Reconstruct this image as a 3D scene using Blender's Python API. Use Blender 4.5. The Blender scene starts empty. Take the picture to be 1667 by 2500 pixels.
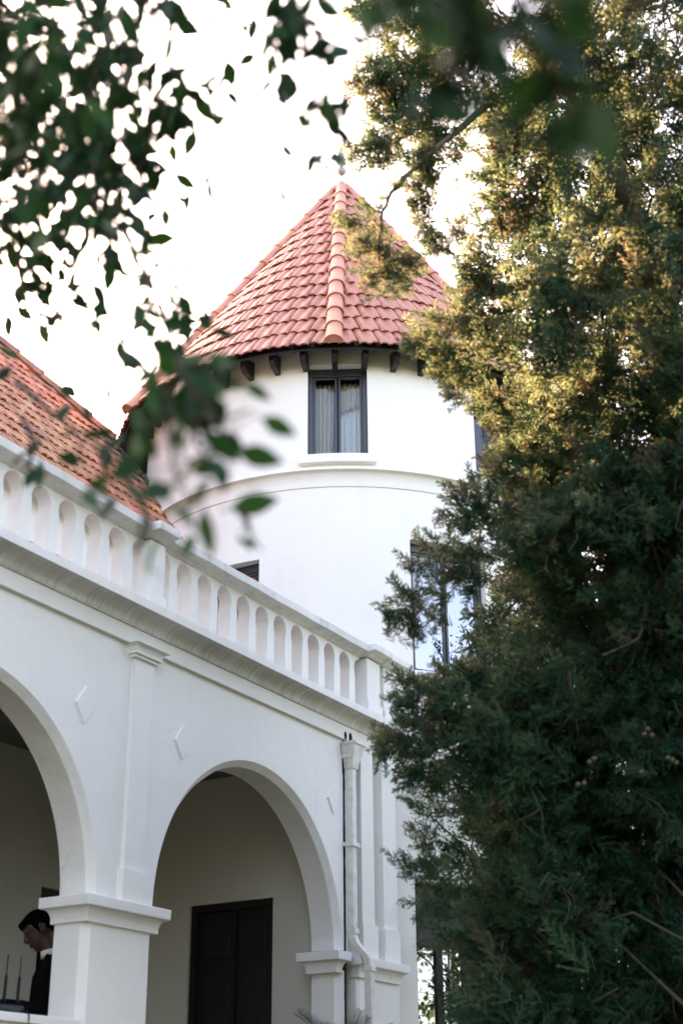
import bpy, bmesh, math, random
import numpy as np
from mathutils import Vector, Matrix, Euler

random.seed(7)
RNG = np.random.default_rng(11)
S = bpy.context.scene
COL = S.collection
PI = math.pi
rad = math.radians

# ------------------------------------------------------------------ camera
# world: X runs along the arcade (away from the viewer), Y into the house, Z up
CAM = Vector((0.0, -5.6, 1.6))
HEAD, PITCH, ROLL = rad(30.06), rad(24.31), rad(-0.45)
_f = Vector((math.cos(HEAD) * math.cos(PITCH), math.sin(HEAD) * math.cos(PITCH), math.sin(PITCH)))
_r0 = Vector((math.sin(HEAD), -math.cos(HEAD), 0))
_u0 = _r0.cross(_f)
CR = math.cos(ROLL) * _r0 + math.sin(ROLL) * _u0
CU = -math.sin(ROLL) * _r0 + math.cos(ROLL) * _u0
CF = _f
cam_data = bpy.data.cameras.new('camera')
cam = bpy.data.objects.new('camera', cam_data)
COL.objects.link(cam)
cam.matrix_world = Matrix(((CR.x, CU.x, -CF.x, CAM.x), (CR.y, CU.y, -CF.y, CAM.y), (CR.z, CU.z, -CF.z, CAM.z), (0, 0, 0, 1)))
cam_data.sensor_fit = 'VERTICAL'
cam_data.sensor_height = 36.0
cam_data.sensor_width = 24.0
cam_data.lens = 50.0
cam_data.clip_end = 3000
cam_data.dof.use_dof = True
cam_data.dof.focus_distance = 12.6
cam_data.dof.aperture_fstop = 1.9
S.camera = cam

# ------------------------------------------------------------------ sky, sun, exposure
SUN_AZ = rad(26.0)        # measured from +Y towards +X
SUN_EL = rad(29.3)
W = bpy.data.worlds.new('World')
S.world = W
W.use_nodes = True
wn = W.node_tree.nodes
wl = W.node_tree.links
bg = wn['Background']
sky = wn.new('ShaderNodeTexSky')
sky.sky_type = 'NISHITA'
sky.sun_disc = False
sky.sun_elevation = SUN_EL
sky.sun_rotation = SUN_AZ
sky.altitude = 100
sky.air_density = 1.0
sky.dust_density = 3.5
sky.ozone_density = 1.0
wl.new(sky.outputs[0], bg.inputs[0])
bg.inputs[1].default_value = 0.15

sun_d = bpy.data.lights.new('sun', 'SUN')
sun_d.energy = 5.0
sun_d.angle = rad(0.55)
sun_d.color = (1.0, 0.80, 0.55)
sun = bpy.data.objects.new('sun', sun_d)
COL.objects.link(sun)
sdir = Vector((math.sin(SUN_AZ) * math.cos(SUN_EL), math.cos(SUN_AZ) * math.cos(SUN_EL), math.sin(SUN_EL)))
sun.rotation_euler = sdir.to_track_quat('Z', 'Y').to_euler()
sun.location = (0, 40, 30)

S.view_settings.view_transform = 'Standard'
S.view_settings.look = 'None'
S.view_settings.gamma = 1.0
S.view_settings.exposure = 3.15
S.view_settings.use_curve_mapping = False
S.view_settings.use_white_balance = True          # camera set for open shade
S.view_settings.white_balance_temperature = 8250
S.view_settings.white_balance_tint = 24
S.cycles.max_bounces = 8
S.cycles.diffuse_bounces = 5
S.cycles.transparent_max_bounces = 12
S.cycles.use_denoising = True

FPX = 3472.0


def px(x, y, d):
    """point seen at photo pixel (x, y) at distance d along the optical axis"""
    return CAM + (CR * (x - 833.5) + CU * (1250.0 - y) + CF * FPX) * (d / FPX)


# ------------------------------------------------------------------ materials
MATS = {}


def nodes_of(m):
    m.use_nodes = True
    return m.node_tree.nodes, m.node_tree.links


def mat(name, base, rough=0.7, noise=0.0, nscale=6.0, bump=0.0, bscale=60.0, spec=0.3, metal=0.0, tint2=None, coat=0.0,
        stretch=(1, 1, 1), detail=6.0, rand=0.0):
    if name in MATS:
        return MATS[name]
    m = bpy.data.materials.new(name)
    N, L = nodes_of(m)
    b = N['Principled BSDF']
    b.inputs['Roughness'].default_value = rough
    b.inputs['Metallic'].default_value = metal
    b.inputs['Specular IOR Level'].default_value = spec
    b.inputs['Base Color'].default_value = (*base, 1)
    tc = N.new('ShaderNodeTexCoord')
    mp = N.new('ShaderNodeMapping')
    mp.inputs['Scale'].default_value = stretch
    L.new(tc.outputs['Object'], mp.inputs['Vector'])
    out_col = None
    if noise > 0 or tint2:
        n = N.new('ShaderNodeTexNoise')
        n.inputs['Scale'].default_value = nscale
        n.inputs['Detail'].default_value = detail
        n.inputs['Roughness'].default_value = 0.65
        L.new(mp.outputs[0], n.inputs['Vector'])
        ramp = N.new('ShaderNodeValToRGB')
        c2 = tint2 if tint2 else tuple(c * (1 - noise) for c in base)
        ramp.color_ramp.elements[0].color = (*c2, 1)
        ramp.color_ramp.elements[1].color = (*base, 1)
        ramp.color_ramp.elements[0].position = 0.32
        ramp.color_ramp.elements[1].position = 0.62
        L.new(n.outputs['Fac'], ramp.inputs[0])
        out_col = ramp.outputs[0]
    if rand > 0:
        oi = N.new('ShaderNodeObjectInfo')
        hsv = N.new('ShaderNodeHueSaturation')
        mr = N.new('ShaderNodeMapRange')
        mr.inputs['To Min'].default_value = 1 - rand
        mr.inputs['To Max'].default_value = 1 + rand
        L.new(oi.outputs['Random'], mr.inputs['Value'])
        L.new(mr.outputs[0], hsv.inputs['Value'])
        mr2 = N.new('ShaderNodeMapRange')
        mr2.inputs['To Min'].default_value = 0.5 - rand * 0.06
        mr2.inputs['To Max'].default_value = 0.5 + rand * 0.06
        ml = N.new('ShaderNodeMath')
        ml.operation = 'FRACT'
        mu = N.new('ShaderNodeMath')
        mu.operation = 'MULTIPLY'
        mu.inputs[1].default_value = 7.31
        L.new(oi.outputs['Random'], mu.inputs[0])
        L.new(mu.outputs[0], ml.inputs[0])
        L.new(ml.outputs[0], mr2.inputs['Value'])
        L.new(mr2.outputs[0], hsv.inputs['Hue'])
        if out_col:
            L.new(out_col, hsv.inputs['Color'])
        else:
            hsv.inputs['Color'].default_value = (*base, 1)
        out_col = hsv.outputs[0]
    if out_col:
        L.new(out_col, b.inputs['Base Color'])
    if bump > 0:
        n2 = N.new('ShaderNodeTexNoise')
        n2.inputs['Scale'].default_value = bscale
        n2.inputs['Detail'].default_value = 8
        L.new(mp.outputs[0], n2.inputs['Vector'])
        bp = N.new('ShaderNodeBump')
        bp.inputs['Strength'].default_value = bump
        bp.inputs['Distance'].default_value = 0.01
        L.new(n2.outputs['Fac'], bp.inputs['Height'])
        L.new(bp.outputs[0], b.inputs['Normal'])
    MATS[name] = m
    return m


def plaster_mat(name, base, dirt, dirt_amt, bump):
    """white lime paint over hand-floated plaster, with faint patches and hairline trowel relief"""
    m = bpy.data.materials.new(name)
    N, L = nodes_of(m)
    b = N['Principled BSDF']
    b.inputs['Roughness'].default_value = 0.75
    b.inputs['Specular IOR Level'].default_value = 0.2
    tc = N.new('ShaderNodeTexCoord')
    n1 = N.new('ShaderNodeTexNoise')
    n1.inputs['Scale'].default_value = 1.3
    n1.inputs['Detail'].default_value = 7
    n1.inputs['Roughness'].default_value = 0.6
    L.new(tc.outputs['Object'], n1.inputs['Vector'])
    r1 = N.new('ShaderNodeValToRGB')
    r1.color_ramp.elements[0].position = 0.3
    r1.color_ramp.elements[0].color = (*[c * (1 - dirt_amt * 0.5) for c in base], 1)
    r1.color_ramp.elements[1].position = 0.65
    r1.color_ramp.elements[1].color = (*base, 1)
    L.new(n1.outputs['Fac'], r1.inputs[0])
    n2 = N.new('ShaderNodeTexNoise')
    n2.inputs['Scale'].default_value = 9.0
    n2.inputs['Detail'].default_value = 12
    n2.inputs['Roughness'].default_value = 0.8
    L.new(tc.outputs['Object'], n2.inputs['Vector'])
    r2 = N.new('ShaderNodeValToRGB')
    r2.color_ramp.elements[0].position = 0.66
    r2.color_ramp.elements[0].color = (0, 0, 0, 1)
    r2.color_ramp.elements[1].position = 0.78
    r2.color_ramp.elements[1].color = (1, 1, 1, 1)
    L.new(n2.outputs['Fac'], r2.inputs[0])
    mu = N.new('ShaderNodeMath')
    mu.operation = 'MULTIPLY'
    mu.inputs[1].default_value = dirt_amt * 2.2
    L.new(r2.outputs[0], mu.inputs[0])
    mx = N.new('ShaderNodeMixRGB')
    mx.inputs[2].default_value = (*dirt, 1)
    L.new(mu.outputs[0], mx.inputs[0])
    L.new(r1.outputs[0], mx.inputs[1])
    # faint rain streaks
    mp = N.new('ShaderNodeMapping')
    mp.inputs['Scale'].default_value = (9, 9, 0.55)
    L.new(tc.outputs['Object'], mp.inputs['Vector'])
    n5 = N.new('ShaderNodeTexNoise')
    n5.inputs['Scale'].default_value = 1.6
    n5.inputs['Detail'].default_value = 6
    L.new(mp.outputs[0], n5.inputs['Vector'])
    r5 = N.new('ShaderNodeValToRGB')
    r5.color_ramp.elements[0].position = 0.52
    r5.color_ramp.elements[0].color = (0, 0, 0, 1)
    r5.color_ramp.elements[1].position = 0.80
    r5.color_ramp.elements[1].color = (dirt_amt * 1.0,) * 3 + (1,)
    L.new(n5.outputs['Fac'], r5.inputs[0])
    mx2 = N.new('ShaderNodeMixRGB')
    mx2.inputs[2].default_value = (*dirt, 1)
    L.new(r5.outputs[0], mx2.inputs[0])
    L.new(mx.outputs[0], mx2.inputs[1])
    # a few hairline cracks
    nd = N.new('ShaderNodeTexNoise')
    nd.inputs['Scale'].default_value = 3.0
    nd.inputs['Detail'].default_value = 6
    L.new(tc.outputs['Object'], nd.inputs['Vector'])
    va = N.new('ShaderNodeVectorMath')
    va.operation = 'MULTIPLY_ADD'
    va.inputs[1].default_value = (0.35, 0.35, 0.35)
    L.new(nd.outputs['Color'], va.inputs[0])
    L.new(tc.outputs['Object'], va.inputs[2])
    vo = N.new('ShaderNodeTexVoronoi')
    vo.feature = 'DISTANCE_TO_EDGE'
    vo.inputs['Scale'].default_value = 0.8
    L.new(va.outputs[0], vo.inputs['Vector'])
    lt = N.new('ShaderNodeMath')
    lt.operation = 'LESS_THAN'
    lt.inputs[1].default_value = 0.0013
    L.new(vo.outputs['Distance'], lt.inputs[0])
    gt = N.new('ShaderNodeMath')
    gt.operation = 'GREATER_THAN'
    gt.inputs[1].default_value = 0.63
    L.new(n1.outputs['Fac'], gt.inputs[0])
    an = N.new('ShaderNodeMath')
    an.operation = 'MULTIPLY'
    L.new(lt.outputs[0], an.inputs[0])
    L.new(gt.outputs[0], an.inputs[1])
    an2 = N.new('ShaderNodeMath')
    an2.operation = 'MULTIPLY'
    an2.inputs[1].default_value = 0.35
    L.new(an.outputs[0], an2.inputs[0])
    mx3 = N.new('ShaderNodeMixRGB')
    mx3.inputs[2].default_value = (0.30, 0.28, 0.24, 1)
    L.new(an2.outputs[0], mx3.inputs[0])
    L.new(mx2.outputs[0], mx3.inputs[1])
    L.new(mx3.outputs[0], b.inputs['Base Color'])
    n3 = N.new('ShaderNodeTexNoise')
    n3.inputs['Scale'].default_value = 5.0
    n3.inputs['Detail'].default_value = 3
    L.new(tc.outputs['Object'], n3.inputs['Vector'])
    n4 = N.new('ShaderNodeTexNoise')
    n4.inputs['Scale'].default_value = 70.0
    n4.inputs['Detail'].default_value = 6
    L.new(tc.outputs['Object'], n4.inputs['Vector'])
    b1 = N.new('ShaderNodeBump')
    b1.inputs['Strength'].default_value = bump
    b1.inputs['Distance'].default_value = 0.03
    L.new(n3.outputs['Fac'], b1.inputs['Height'])
    b2 = N.new('ShaderNodeBump')
    b2.inputs['Strength'].default_value = bump * 0.9
    b2.inputs['Distance'].default_value = 0.004
    L.new(n4.outputs['Fac'], b2.inputs['Height'])
    L.new(b1.outputs[0], b2.inputs['Normal'])
    L.new(b2.outputs[0], b.inputs['Normal'])
    MATS[name] = m
    return m


PLASTER = plaster_mat('white_plaster', (0.80, 0.785, 0.75), (0.55, 0.53, 0.48), 0.10, 0.22)
PLASTER_T = plaster_mat('tower_plaster', (0.81, 0.785, 0.725), (0.60, 0.56, 0.47), 0.09, 0.2)
PLASTER_R = plaster_mat('rough_plaster', (0.78, 0.77, 0.74), (0.45, 0.42, 0.36), 0.16, 0.45)
COPING = plaster_mat('weathered_coping', (0.79, 0.78, 0.75), (0.22, 0.22, 0.20), 0.45, 0.30)


def cornice_mat():
    """combed render: fine grooves across the moulding, grey rain streaks in them"""
    m = bpy.data.materials.new('streaked_cornice')
    N, L = nodes_of(m)
    b = N['Principled BSDF']
    b.inputs['Roughness'].default_value = 0.85
    b.inputs['Specular IOR Level'].default_value = 0.15
    tc = N.new('ShaderNodeTexCoord')
    mp = N.new('ShaderNodeMapping')
    mp.inputs['Scale'].default_value = (70, 3, 3)
    L.new(tc.outputs['Object'], mp.inputs['Vector'])
    n = N.new('ShaderNodeTexNoise')
    n.inputs['Scale'].default_value = 1.0
    n.inputs['Detail'].default_value = 5
    n.inputs['Roughness'].default_value = 0.7
    L.new(mp.outputs[0], n.inputs['Vector'])
    n2 = N.new('ShaderNodeTexNoise')
    n2.inputs['Scale'].default_value = 2.2
    n2.inputs['Detail'].default_value = 4
    L.new(tc.outputs['Object'], n2.inputs['Vector'])
    mul = N.new('ShaderNodeMath')
    mul.operation = 'MULTIPLY_ADD'
    mul.inputs[1].default_value = 0.55
    L.new(n2.outputs['Fac'], mul.inputs[0])
    L.new(n.outputs['Fac'], mul.inputs[2])
    r = N.new('ShaderNodeValToRGB')
    r.color_ramp.elements[0].position = 0.58
    r.color_ramp.elements[0].color = (0.77, 0.76, 0.74, 1)
    r.color_ramp.elements[1].position = 0.95
    r.color_ramp.elements[1].color = (0.46, 0.45, 0.42, 1)
    L.new(mul.outputs[0], r.inputs[0])
    L.new(r.outputs[0], b.inputs['Base Color'])
    bp = N.new('ShaderNodeBump')
    bp.inputs['Strength'].default_value = 0.5
    bp.inputs['Distance'].default_value = 0.006
    L.new(n.outputs['Fac'], bp.inputs['Height'])
    L.new(bp.outputs[0], b.inputs['Normal'])
    return m


CORNICE = cornice_mat()
TILE = mat('terracotta_tile', (0.46, 0.166, 0.106), 0.48, noise=0.26, nscale=14, bump=0.25, bscale=90, spec=0.4, rand=0.07)
TILE_HIP = mat('terracotta_hip', (0.58, 0.245, 0.165), 0.6, noise=0.18, nscale=9, bump=0.2, bscale=80, spec=0.25, rand=0.08)
TILE_OLD = mat('old_terracotta', (0.50, 0.205, 0.112), 0.7, noise=0.4, nscale=11, bump=0.3, bscale=60, spec=0.25, rand=0.22,
               tint2=(0.30, 0.125, 0.075))
TILE_LICHEN = mat('lichen_terracotta', (0.36, 0.17, 0.115), 0.85, tint2=(0.10, 0.085, 0.065), nscale=9, bump=0.4, bscale=50, rand=0.1)
MORTAR = mat('mortar', (0.16, 0.13, 0.11), 0.9, noise=0.4, nscale=20)
BLACKWOOD = mat('black_painted_wood', (0.022, 0.023, 0.025), 0.5, noise=0.4, nscale=30, bump=0.3, bscale=70, spec=0.4, stretch=(1, 1, 1))
FRAME = mat('dark_window_frame', (0.030, 0.037, 0.043), 0.35, noise=0.25, nscale=25, spec=0.5)
DARKDOOR = mat('dark_door_wood', (0.010, 0.009, 0.009), 0.4, noise=0.4, nscale=14, stretch=(6, 6, 0.7), spec=0.35)
GREYMETAL = mat('finial_zinc', (0.36, 0.36, 0.38), 0.45, noise=0.25, nscale=30, metal=0.6)
PIPE = mat('painted_pipe', (0.78, 0.77, 0.74), 0.4, noise=0.12, nscale=14, tint2=(0.60, 0.58, 0.53), spec=0.45)
DIRT = mat('dark_dirt', (0.03, 0.027, 0.022), 0.95, noise=0.5, nscale=30)
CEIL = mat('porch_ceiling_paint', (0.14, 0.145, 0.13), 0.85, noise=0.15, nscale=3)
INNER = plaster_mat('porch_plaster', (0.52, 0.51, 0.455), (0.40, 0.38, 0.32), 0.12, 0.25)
FLOORT = mat('terrace_floor', (0.32, 0.20, 0.15), 0.7, noise=0.3, nscale=8)
GRASS = mat('lawn', (0.050, 0.060, 0.030), 0.9, tint2=(0.03, 0.036, 0.018), nscale=3, bump=0.6, bscale=40)
CURT = mat('curtain_cloth', (0.60, 0.51, 0.37), 0.9, noise=0.15, nscale=40, stretch=(1, 1, 0.1))
PANE_REFL = mat('white_pane_reflection', (0.88, 0.88, 0.88), 0.9, noise=0.06, nscale=30, stretch=(1, 1, 0.1))  # white sheet imitating the sky reflection in the lower pane
BARK = mat('cypress_bark', (0.17, 0.125, 0.095), 0.95, tint2=(0.075, 0.055, 0.042), nscale=10, bump=1.0, bscale=24, stretch=(4, 4, 0.6))
TWIG = mat('grey_twig', (0.075, 0.060, 0.048), 0.95, tint2=(0.035, 0.028, 0.022), nscale=30)
SKIN = mat('skin', (0.060, 0.032, 0.023), 0.5, noise=0.12, nscale=40)
HAIR = mat('black_hair', (0.0022, 0.0021, 0.002), 0.95, spec=0.02, noise=0.4, nscale=60, stretch=(1, 1, 5))
SUIT = mat('black_suit', (0.0035, 0.0035, 0.0042), 0.9, spec=0.08, noise=0.25, nscale=60, bump=0.2, bscale=200)
SHIRT = mat('white_shirt', (0.75, 0.76, 0.80), 0.8, noise=0.05, nscale=30)
GADGET = mat('black_plastic', (0.006, 0.0075, 0.011), 0.5, spec=0.15, noise=0.2, nscale=40)
GREYP = mat('grey_plastic', (0.06, 0.066, 0.072), 0.4, noise=0.2, nscale=40)
CONE = mat('cypress_cone', (0.10, 0.070, 0.042), 0.8, noise=0.4, nscale=30, bump=0.6, bscale=60)


def glass_mat(name, refl, tint):
    m = bpy.data.materials.new(name)
    N, L = nodes_of(m)
    N.remove(N['Principled BSDF'])
    out = [n for n in N if n.type == 'OUTPUT_MATERIAL'][0]
    tr = N.new('ShaderNodeBsdfTransparent')
    tr.inputs[0].default_value = (*tint, 1)
    gl = N.new('ShaderNodeBsdfGlossy')
    gl.inputs['Roughness'].default_value = 0.015
    gl.inputs['Color'].default_value = (0.93, 0.95, 1.0, 1)
    fr = N.new('ShaderNodeFresnel')
    fr.inputs[0].default_value = 1.5
    ad = N.new('ShaderNodeMath')
    ad.operation = 'ADD'
    ad.use_clamp = True
    ad.inputs[1].default_value = refl
    tcn = N.new('ShaderNodeTexCoord')
    ns = N.new('ShaderNodeTexNoise')
    ns.inputs['Scale'].default_value = 2.5
    bp = N.new('ShaderNodeBump')
    bp.inputs['Strength'].default_value = 0.05
    bp.inputs['Distance'].default_value = 0.02
    L.new(tcn.outputs['Object'], ns.inputs['Vector'])
    L.new(ns.outputs['Fac'], bp.inputs['Height'])
    L.new(bp.outputs[0], gl.inputs['Normal'])
    L.new(fr.outputs[0], ad.inputs[0])
    mx = N.new('ShaderNodeMixShader')
    L.new(ad.outputs[0], mx.inputs[0])
    L.new(tr.outputs[0], mx.inputs[1])
    L.new(gl.outputs[0], mx.inputs[2])
    L.new(mx.outputs[0], out.inputs[0])
    return m


GLASS = glass_mat('window_glass', -0.012, (0.85, 0.88, 0.88))
GLASS_R = glass_mat('reflective_glass', 0.20, (0.45, 0.48, 0.5))


def leaf_mat(name, dark, light, extra, trans=0.35, rough=0.5, spec=0.4, transcol=None, transramp=None):
    """leaf colour from the per-leaf attribute 'tint' (0 dark, 0.5 light, 1 dry); some light passes through"""
    m = bpy.data.materials.new(name)
    N, L = nodes_of(m)
    b = N['Principled BSDF']
    out = [n for n in N if n.type == 'OUTPUT_MATERIAL'][0]
    b.inputs['Roughness'].default_value = rough
    b.inputs['Specular IOR Level'].default_value = spec
    at = N.new('ShaderNodeAttribute')
    at.attribute_name = 'tint'
    r = N.new('ShaderNodeValToRGB')
    r.color_ramp.elements[0].color = (*dark, 1)
    e = r.color_ramp.elements.new(0.6)
    e.color = (*light, 1)
    r.color_ramp.elements[-1].color = (*extra, 1)
    L.new(at.outputs['Fac'], r.inputs[0])
    L.new(r.outputs[0], b.inputs['Base Color'])
    t = N.new('ShaderNodeBsdfTranslucent')
    g = N.new('ShaderNodeMixRGB')
    g.blend_type = 'MULTIPLY'
    g.inputs[0].default_value = 1.0
    g.inputs[2].default_value = (*(transcol or (1.6, 1.5, 0.8)), 1)
    L.new(r.outputs[0], g.inputs[1])
    L.new(g.outputs[0], t.inputs[0])
    if transramp:
        r2 = N.new('ShaderNodeValToRGB')
        r2.color_ramp.elements[0].color = (*transramp[0], 1)
        e2 = r2.color_ramp.elements.new(0.6)
        e2.color = (*transramp[1], 1)
        r2.color_ramp.elements[-1].color = (*transramp[2], 1)
        L.new(at.outputs['Fac'], r2.inputs[0])
        L.new(r2.outputs[0], t.inputs[0])
    mx = N.new('ShaderNodeMixShader')
    mx.inputs[0].default_value = trans
    L.new(b.outputs[0], mx.inputs[1])
    L.new(t.outputs[0], mx.inputs[2])
    L.new(mx.outputs[0], out.inputs[0])
    return m


CYPRESS = leaf_mat('cypress_foliage', (0.009, 0.066, 0.042), (0.040, 0.126, 0.074), (0.085, 0.070, 0.054), 0.50, 0.75, 0.12, None, ((0.045, 0.10, 0.055), (0.36, 0.36, 0.18), (0.20, 0.15, 0.095)))
FICUS = leaf_mat('glossy_leaf', (0.006, 0.026, 0.015), (0.014, 0.054, 0.022), (0.028, 0.105, 0.020), 0.20, 0.5, 0.12)
BUSH = leaf_mat('garden_leaf', (0.022, 0.060, 0.016), (0.065, 0.12, 0.025), (0.16, 0.19, 0.03), 0.30, 0.5, 0.3)
VINE = leaf_mat('vine_leaf', (0.015, 0.060, 0.028), (0.045, 0.12, 0.035), (0.22, 0.11, 0.03), 0.3, 0.4, 0.4)
CYCAD = leaf_mat('cycad_leaf', (0.018, 0.045, 0.030), (0.035, 0.075, 0.045), (0.08, 0.08, 0.03), 0.1, 0.4, 0.5)

# ------------------------------------------------------------------ object helpers


def empty(name, loc, label, cat, group=None):
    o = bpy.data.objects.new(name, None)
    COL.objects.link(o)
    o.empty_display_size = 0.2
    o.location = loc
    o['label'] = label
    o['category'] = cat
    if group:
        o['group'] = group
    return o


def link(name, me, material, parent=None, matrix=None):
    """a part in world coordinates; parts sit directly under a thing or under another part"""
    o = bpy.data.objects.new(name, me)
    COL.objects.link(o)
    if material is not None and len(me.materials) == 0:
        me.materials.append(material)
    M = matrix.copy() if matrix is not None else Matrix.Identity(4)
    if parent is not None:
        o.parent = parent
        if parent.type == 'EMPTY':
            M = Matrix.Translation(-parent.location) @ M
    o.matrix_basis = M
    return o


def mesh(verts, faces, smooth=False, name='mesh'):
    me = bpy.data.meshes.new(name)
    me.from_pydata([tuple(v) for v in verts], [], faces)
    me.update()
    if smooth:
        me.shade_smooth()
    return me


def part(name, verts, faces, material, parent=None, smooth=False, matrix=None, recalc=True):
    me = mesh(verts, faces, smooth, name)
    if recalc:
        bm = bmesh.new()
        bm.from_mesh(me)
        bmesh.ops.recalc_face_normals(bm, faces=bm.faces)
        bm.to_mesh(me)
        bm.free()
        if smooth:
            me.shade_smooth()
    return link(name, me, material, parent, matrix)


class MB:
    """collects shapes into one mesh"""

    def __init__(s):
        s.v = []
        s.f = []

    def add(s, verts, faces):
        o = len(s.v)
        s.v += [tuple(v) for v in verts]
        s.f += [tuple(i + o for i in f) for f in faces]

    def box(s, x0, x1, y0, y1, z0, z1, M=None):
        vs = [Vector((x, y, z)) for z in (z0, z1) for y in (y0, y1) for x in (x0, x1)]
        if M is not None:
            vs = [M @ v for v in vs]
        s.add(vs, [(0, 2, 3, 1), (4, 5, 7, 6), (0, 1, 5, 4), (2, 6, 7, 3), (0, 4, 6, 2), (1, 3, 7, 5)])

    def loft(s, rings, closed=True, cap=True):
        n = len(rings[0])
        o = len(s.v)
        for r in rings:
            s.v += [tuple(p) for p in r]
        for i in range(len(rings) - 1):
            for j in range(n if closed else n - 1):
                k = (j + 1) % n
                s.f.append((o + i * n + j, o + i * n + k, o + (i + 1) * n + k, o + (i + 1) * n + j))
        if cap and closed:
            s.f.append(tuple(o + j for j in range(n))[::-1])
            s.f.append(tuple(o + (len(rings) - 1) * n + j for j in range(n)))

    def tube(s, pts, rads, n=8, squash=None):
        pts = [Vector(p) for p in pts]
        rings = []
        for i, p in enumerate(pts):
            t = (pts[min(i + 1, len(pts) - 1)] - pts[max(i - 1, 0)]).normalized()
            a = t.cross(Vector((0, 0, 1)))
            if a.length < 1e-3:
                a = t.cross(Vector((1, 0, 0)))
            a.normalize()
            b = a.cross(t)
            r = rads[i] if hasattr(rads, '__len__') else rads
            if hasattr(r, '__len__'):
                ra, rb = r
            else:
                ra = rb = r
            rings.append([p + a * ra * math.cos(2 * PI * k / n) + b * rb * math.sin(2 * PI * k / n) for k in range(n)])
        s.loft(rings)

    def ball(s, c, rx, ry=None, rz=None, M=None, nu=12, nv=8):
        ry = ry or rx
        rz = rz or rx
        rings = []
        for i in range(1, nv):
            th = PI * i / nv
            ring = []
            for j in range(nu):
                ph = 2 * PI * j / nu
                v = Vector((rx * math.sin(th) * math.cos(ph), ry * math.sin(th) * math.sin(ph), -rz * math.cos(th)))
                if M is not None:
                    v = M @ v
                ring.append(Vector(c) + v)
            rings.append(ring)
        s.loft(rings)

    def build(s, name, material, parent=None, smooth=False, matrix=None, recalc=True):
        return part(name, s.v, s.f, material, parent, smooth, matrix, recalc)

    def me(s, name, smooth=False):
        me = mesh(s.v, s.f, smooth, name)
        bm = bmesh.new()
        bm.from_mesh(me)
        bmesh.ops.recalc_face_normals(bm, faces=bm.faces)
        bm.to_mesh(me)
        bm.free()
        if smooth:
            me.shade_smooth()
        return me


def bevel(o, w=0.008, seg=2):
    b = o.modifiers.new('bevel', 'BEVEL')
    b.width = w
    b.segments = seg
    b.limit_method = 'ANGLE'
    b.angle_limit = rad(35)
    o.data.shade_smooth()
    try:
        o.modifiers.new('wn', 'WEIGHTED_NORMAL').keep_sharp = True
    except Exception:
        pass
    return o


def run_x(name, prof, x0, x1, material, parent, smooth=False, steps=1):
    """extrude a closed (y, z) profile along X"""
    m = MB()
    m.loft([[Vector((x0 + (x1 - x0) * i / steps, y, z)) for y, z in prof] for i in range(steps + 1)])
    return m.build(name, material, parent, smooth)


def cove(p0, p1, n=8, out=False):
    """quarter-ellipse concave moulding from p0 (low, inner) to p1 (high, outer)"""
    pts = []
    for i in range(n + 1):
        t = i / n * PI / 2
        if out:
            pts.append((p0[0] + (p1[0] - p0[0]) * math.sin(t), p0[1] + (p1[1] - p0[1]) * (1 - math.cos(t))))
        else:
            pts.append((p0[0] + (p1[0] - p0[0]) * (1 - math.cos(t)), p0[1] + (p1[1] - p0[1]) * math.sin(t)))
    return pts


def kinds(o, k):
    o['kind'] = k
    return o


# ------------------------------------------------------------------ ground
gm = MB()
NG = 60
gs = [(-1) ** (i < 0) * (abs(i) / 30.0) ** 3 * 900 for i in range(-30, 31)]
gv = []
for y in gs:
    for x in gs:
        d = math.hypot(x, y)
        gv.append((x + 6, y - 2, 0.03 * math.sin(x * 0.7) * math.cos(y * 0.9) * min(1, d / 4) + (-0.02)))
gf = []
n = len(gs)
for j in range(n - 1):
    for i in range(n - 1):
        a = j * n + i
        gf.append((a, a + 1, a + n + 1, a + n))
kinds(part('ground', gv, gf, GRASS, smooth=True), 'structure')

# ------------------------------------------------------------------ arcade
ARC = empty('arcade', (5.3, 0, 0), 'white plaster arcade of round arches carrying a terrace with pierced balustrade', 'building')
T = 0.24           # wall thickness
CH = 0.045         # chamfer round the openings
SPR = 3.005        # springing height
WT = 4.70          # top of the wall behind the frieze
XL, XE = 0.85, 9.665
centres = [2.655, 5.555, 8.455]
RO = 1.175
RI = RO - CH
NA = 56


def arc_pts(c, r, n=NA):
    return [(c - r * math.cos(PI * i / n), SPR + r * math.sin(PI * i / n)) for i in range(n + 1)]


w = MB()
edges = [XL]
for c in centres:
    edges += [c - RO, c + RO]
edges.append(XE)
for i in range(0, len(edges), 2):            # plain wall over the piers
    a, b = edges[i], edges[i + 1]
    w.add([(a, 0, SPR), (b, 0, SPR), (b, 0, WT), (a, 0, WT)], [(0, 1, 2, 3)])
    w.add([(a - (CH if i else 0), T, SPR), (b + (CH if i < len(edges) - 2 else 0), T, SPR), (b, T, WT), (a, T, WT)], [(0, 1, 2, 3)])
for c in centres:
    po, pi_ = arc_pts(c, RO), arc_pts(c, RI)
    for i in range(NA):
        (xa, za), (xb, zb) = po[i], po[i + 1]
        w.add([(xa, 0, za), (xb, 0, zb), (xb, 0, WT), (xa, 0, WT)], [(0, 1, 2, 3)])
        (ya, wa), (yb, wb) = pi_[i], pi_[i + 1]
        w.add([(ya, T, wa), (yb, T, wb), (xb, T, WT), (xa, T, WT)], [(0, 1, 2, 3)])
w.add([(XL, 0, WT), (XE, 0, WT), (XE, T, WT), (XL, T, WT)], [(0, 1, 2, 3)])
w.add([(XL, 0, SPR), (XL, T, SPR), (XL, T, WT), (XL, 0, WT)], [(0, 1, 2, 3)])
w.add([(XE, 0, SPR), (XE, T, SPR), (XE, T, WT), (XE, 0, WT)], [(0, 1, 2, 3)])
wall = w.build('spandrel_wall', PLASTER, ARC)
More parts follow.
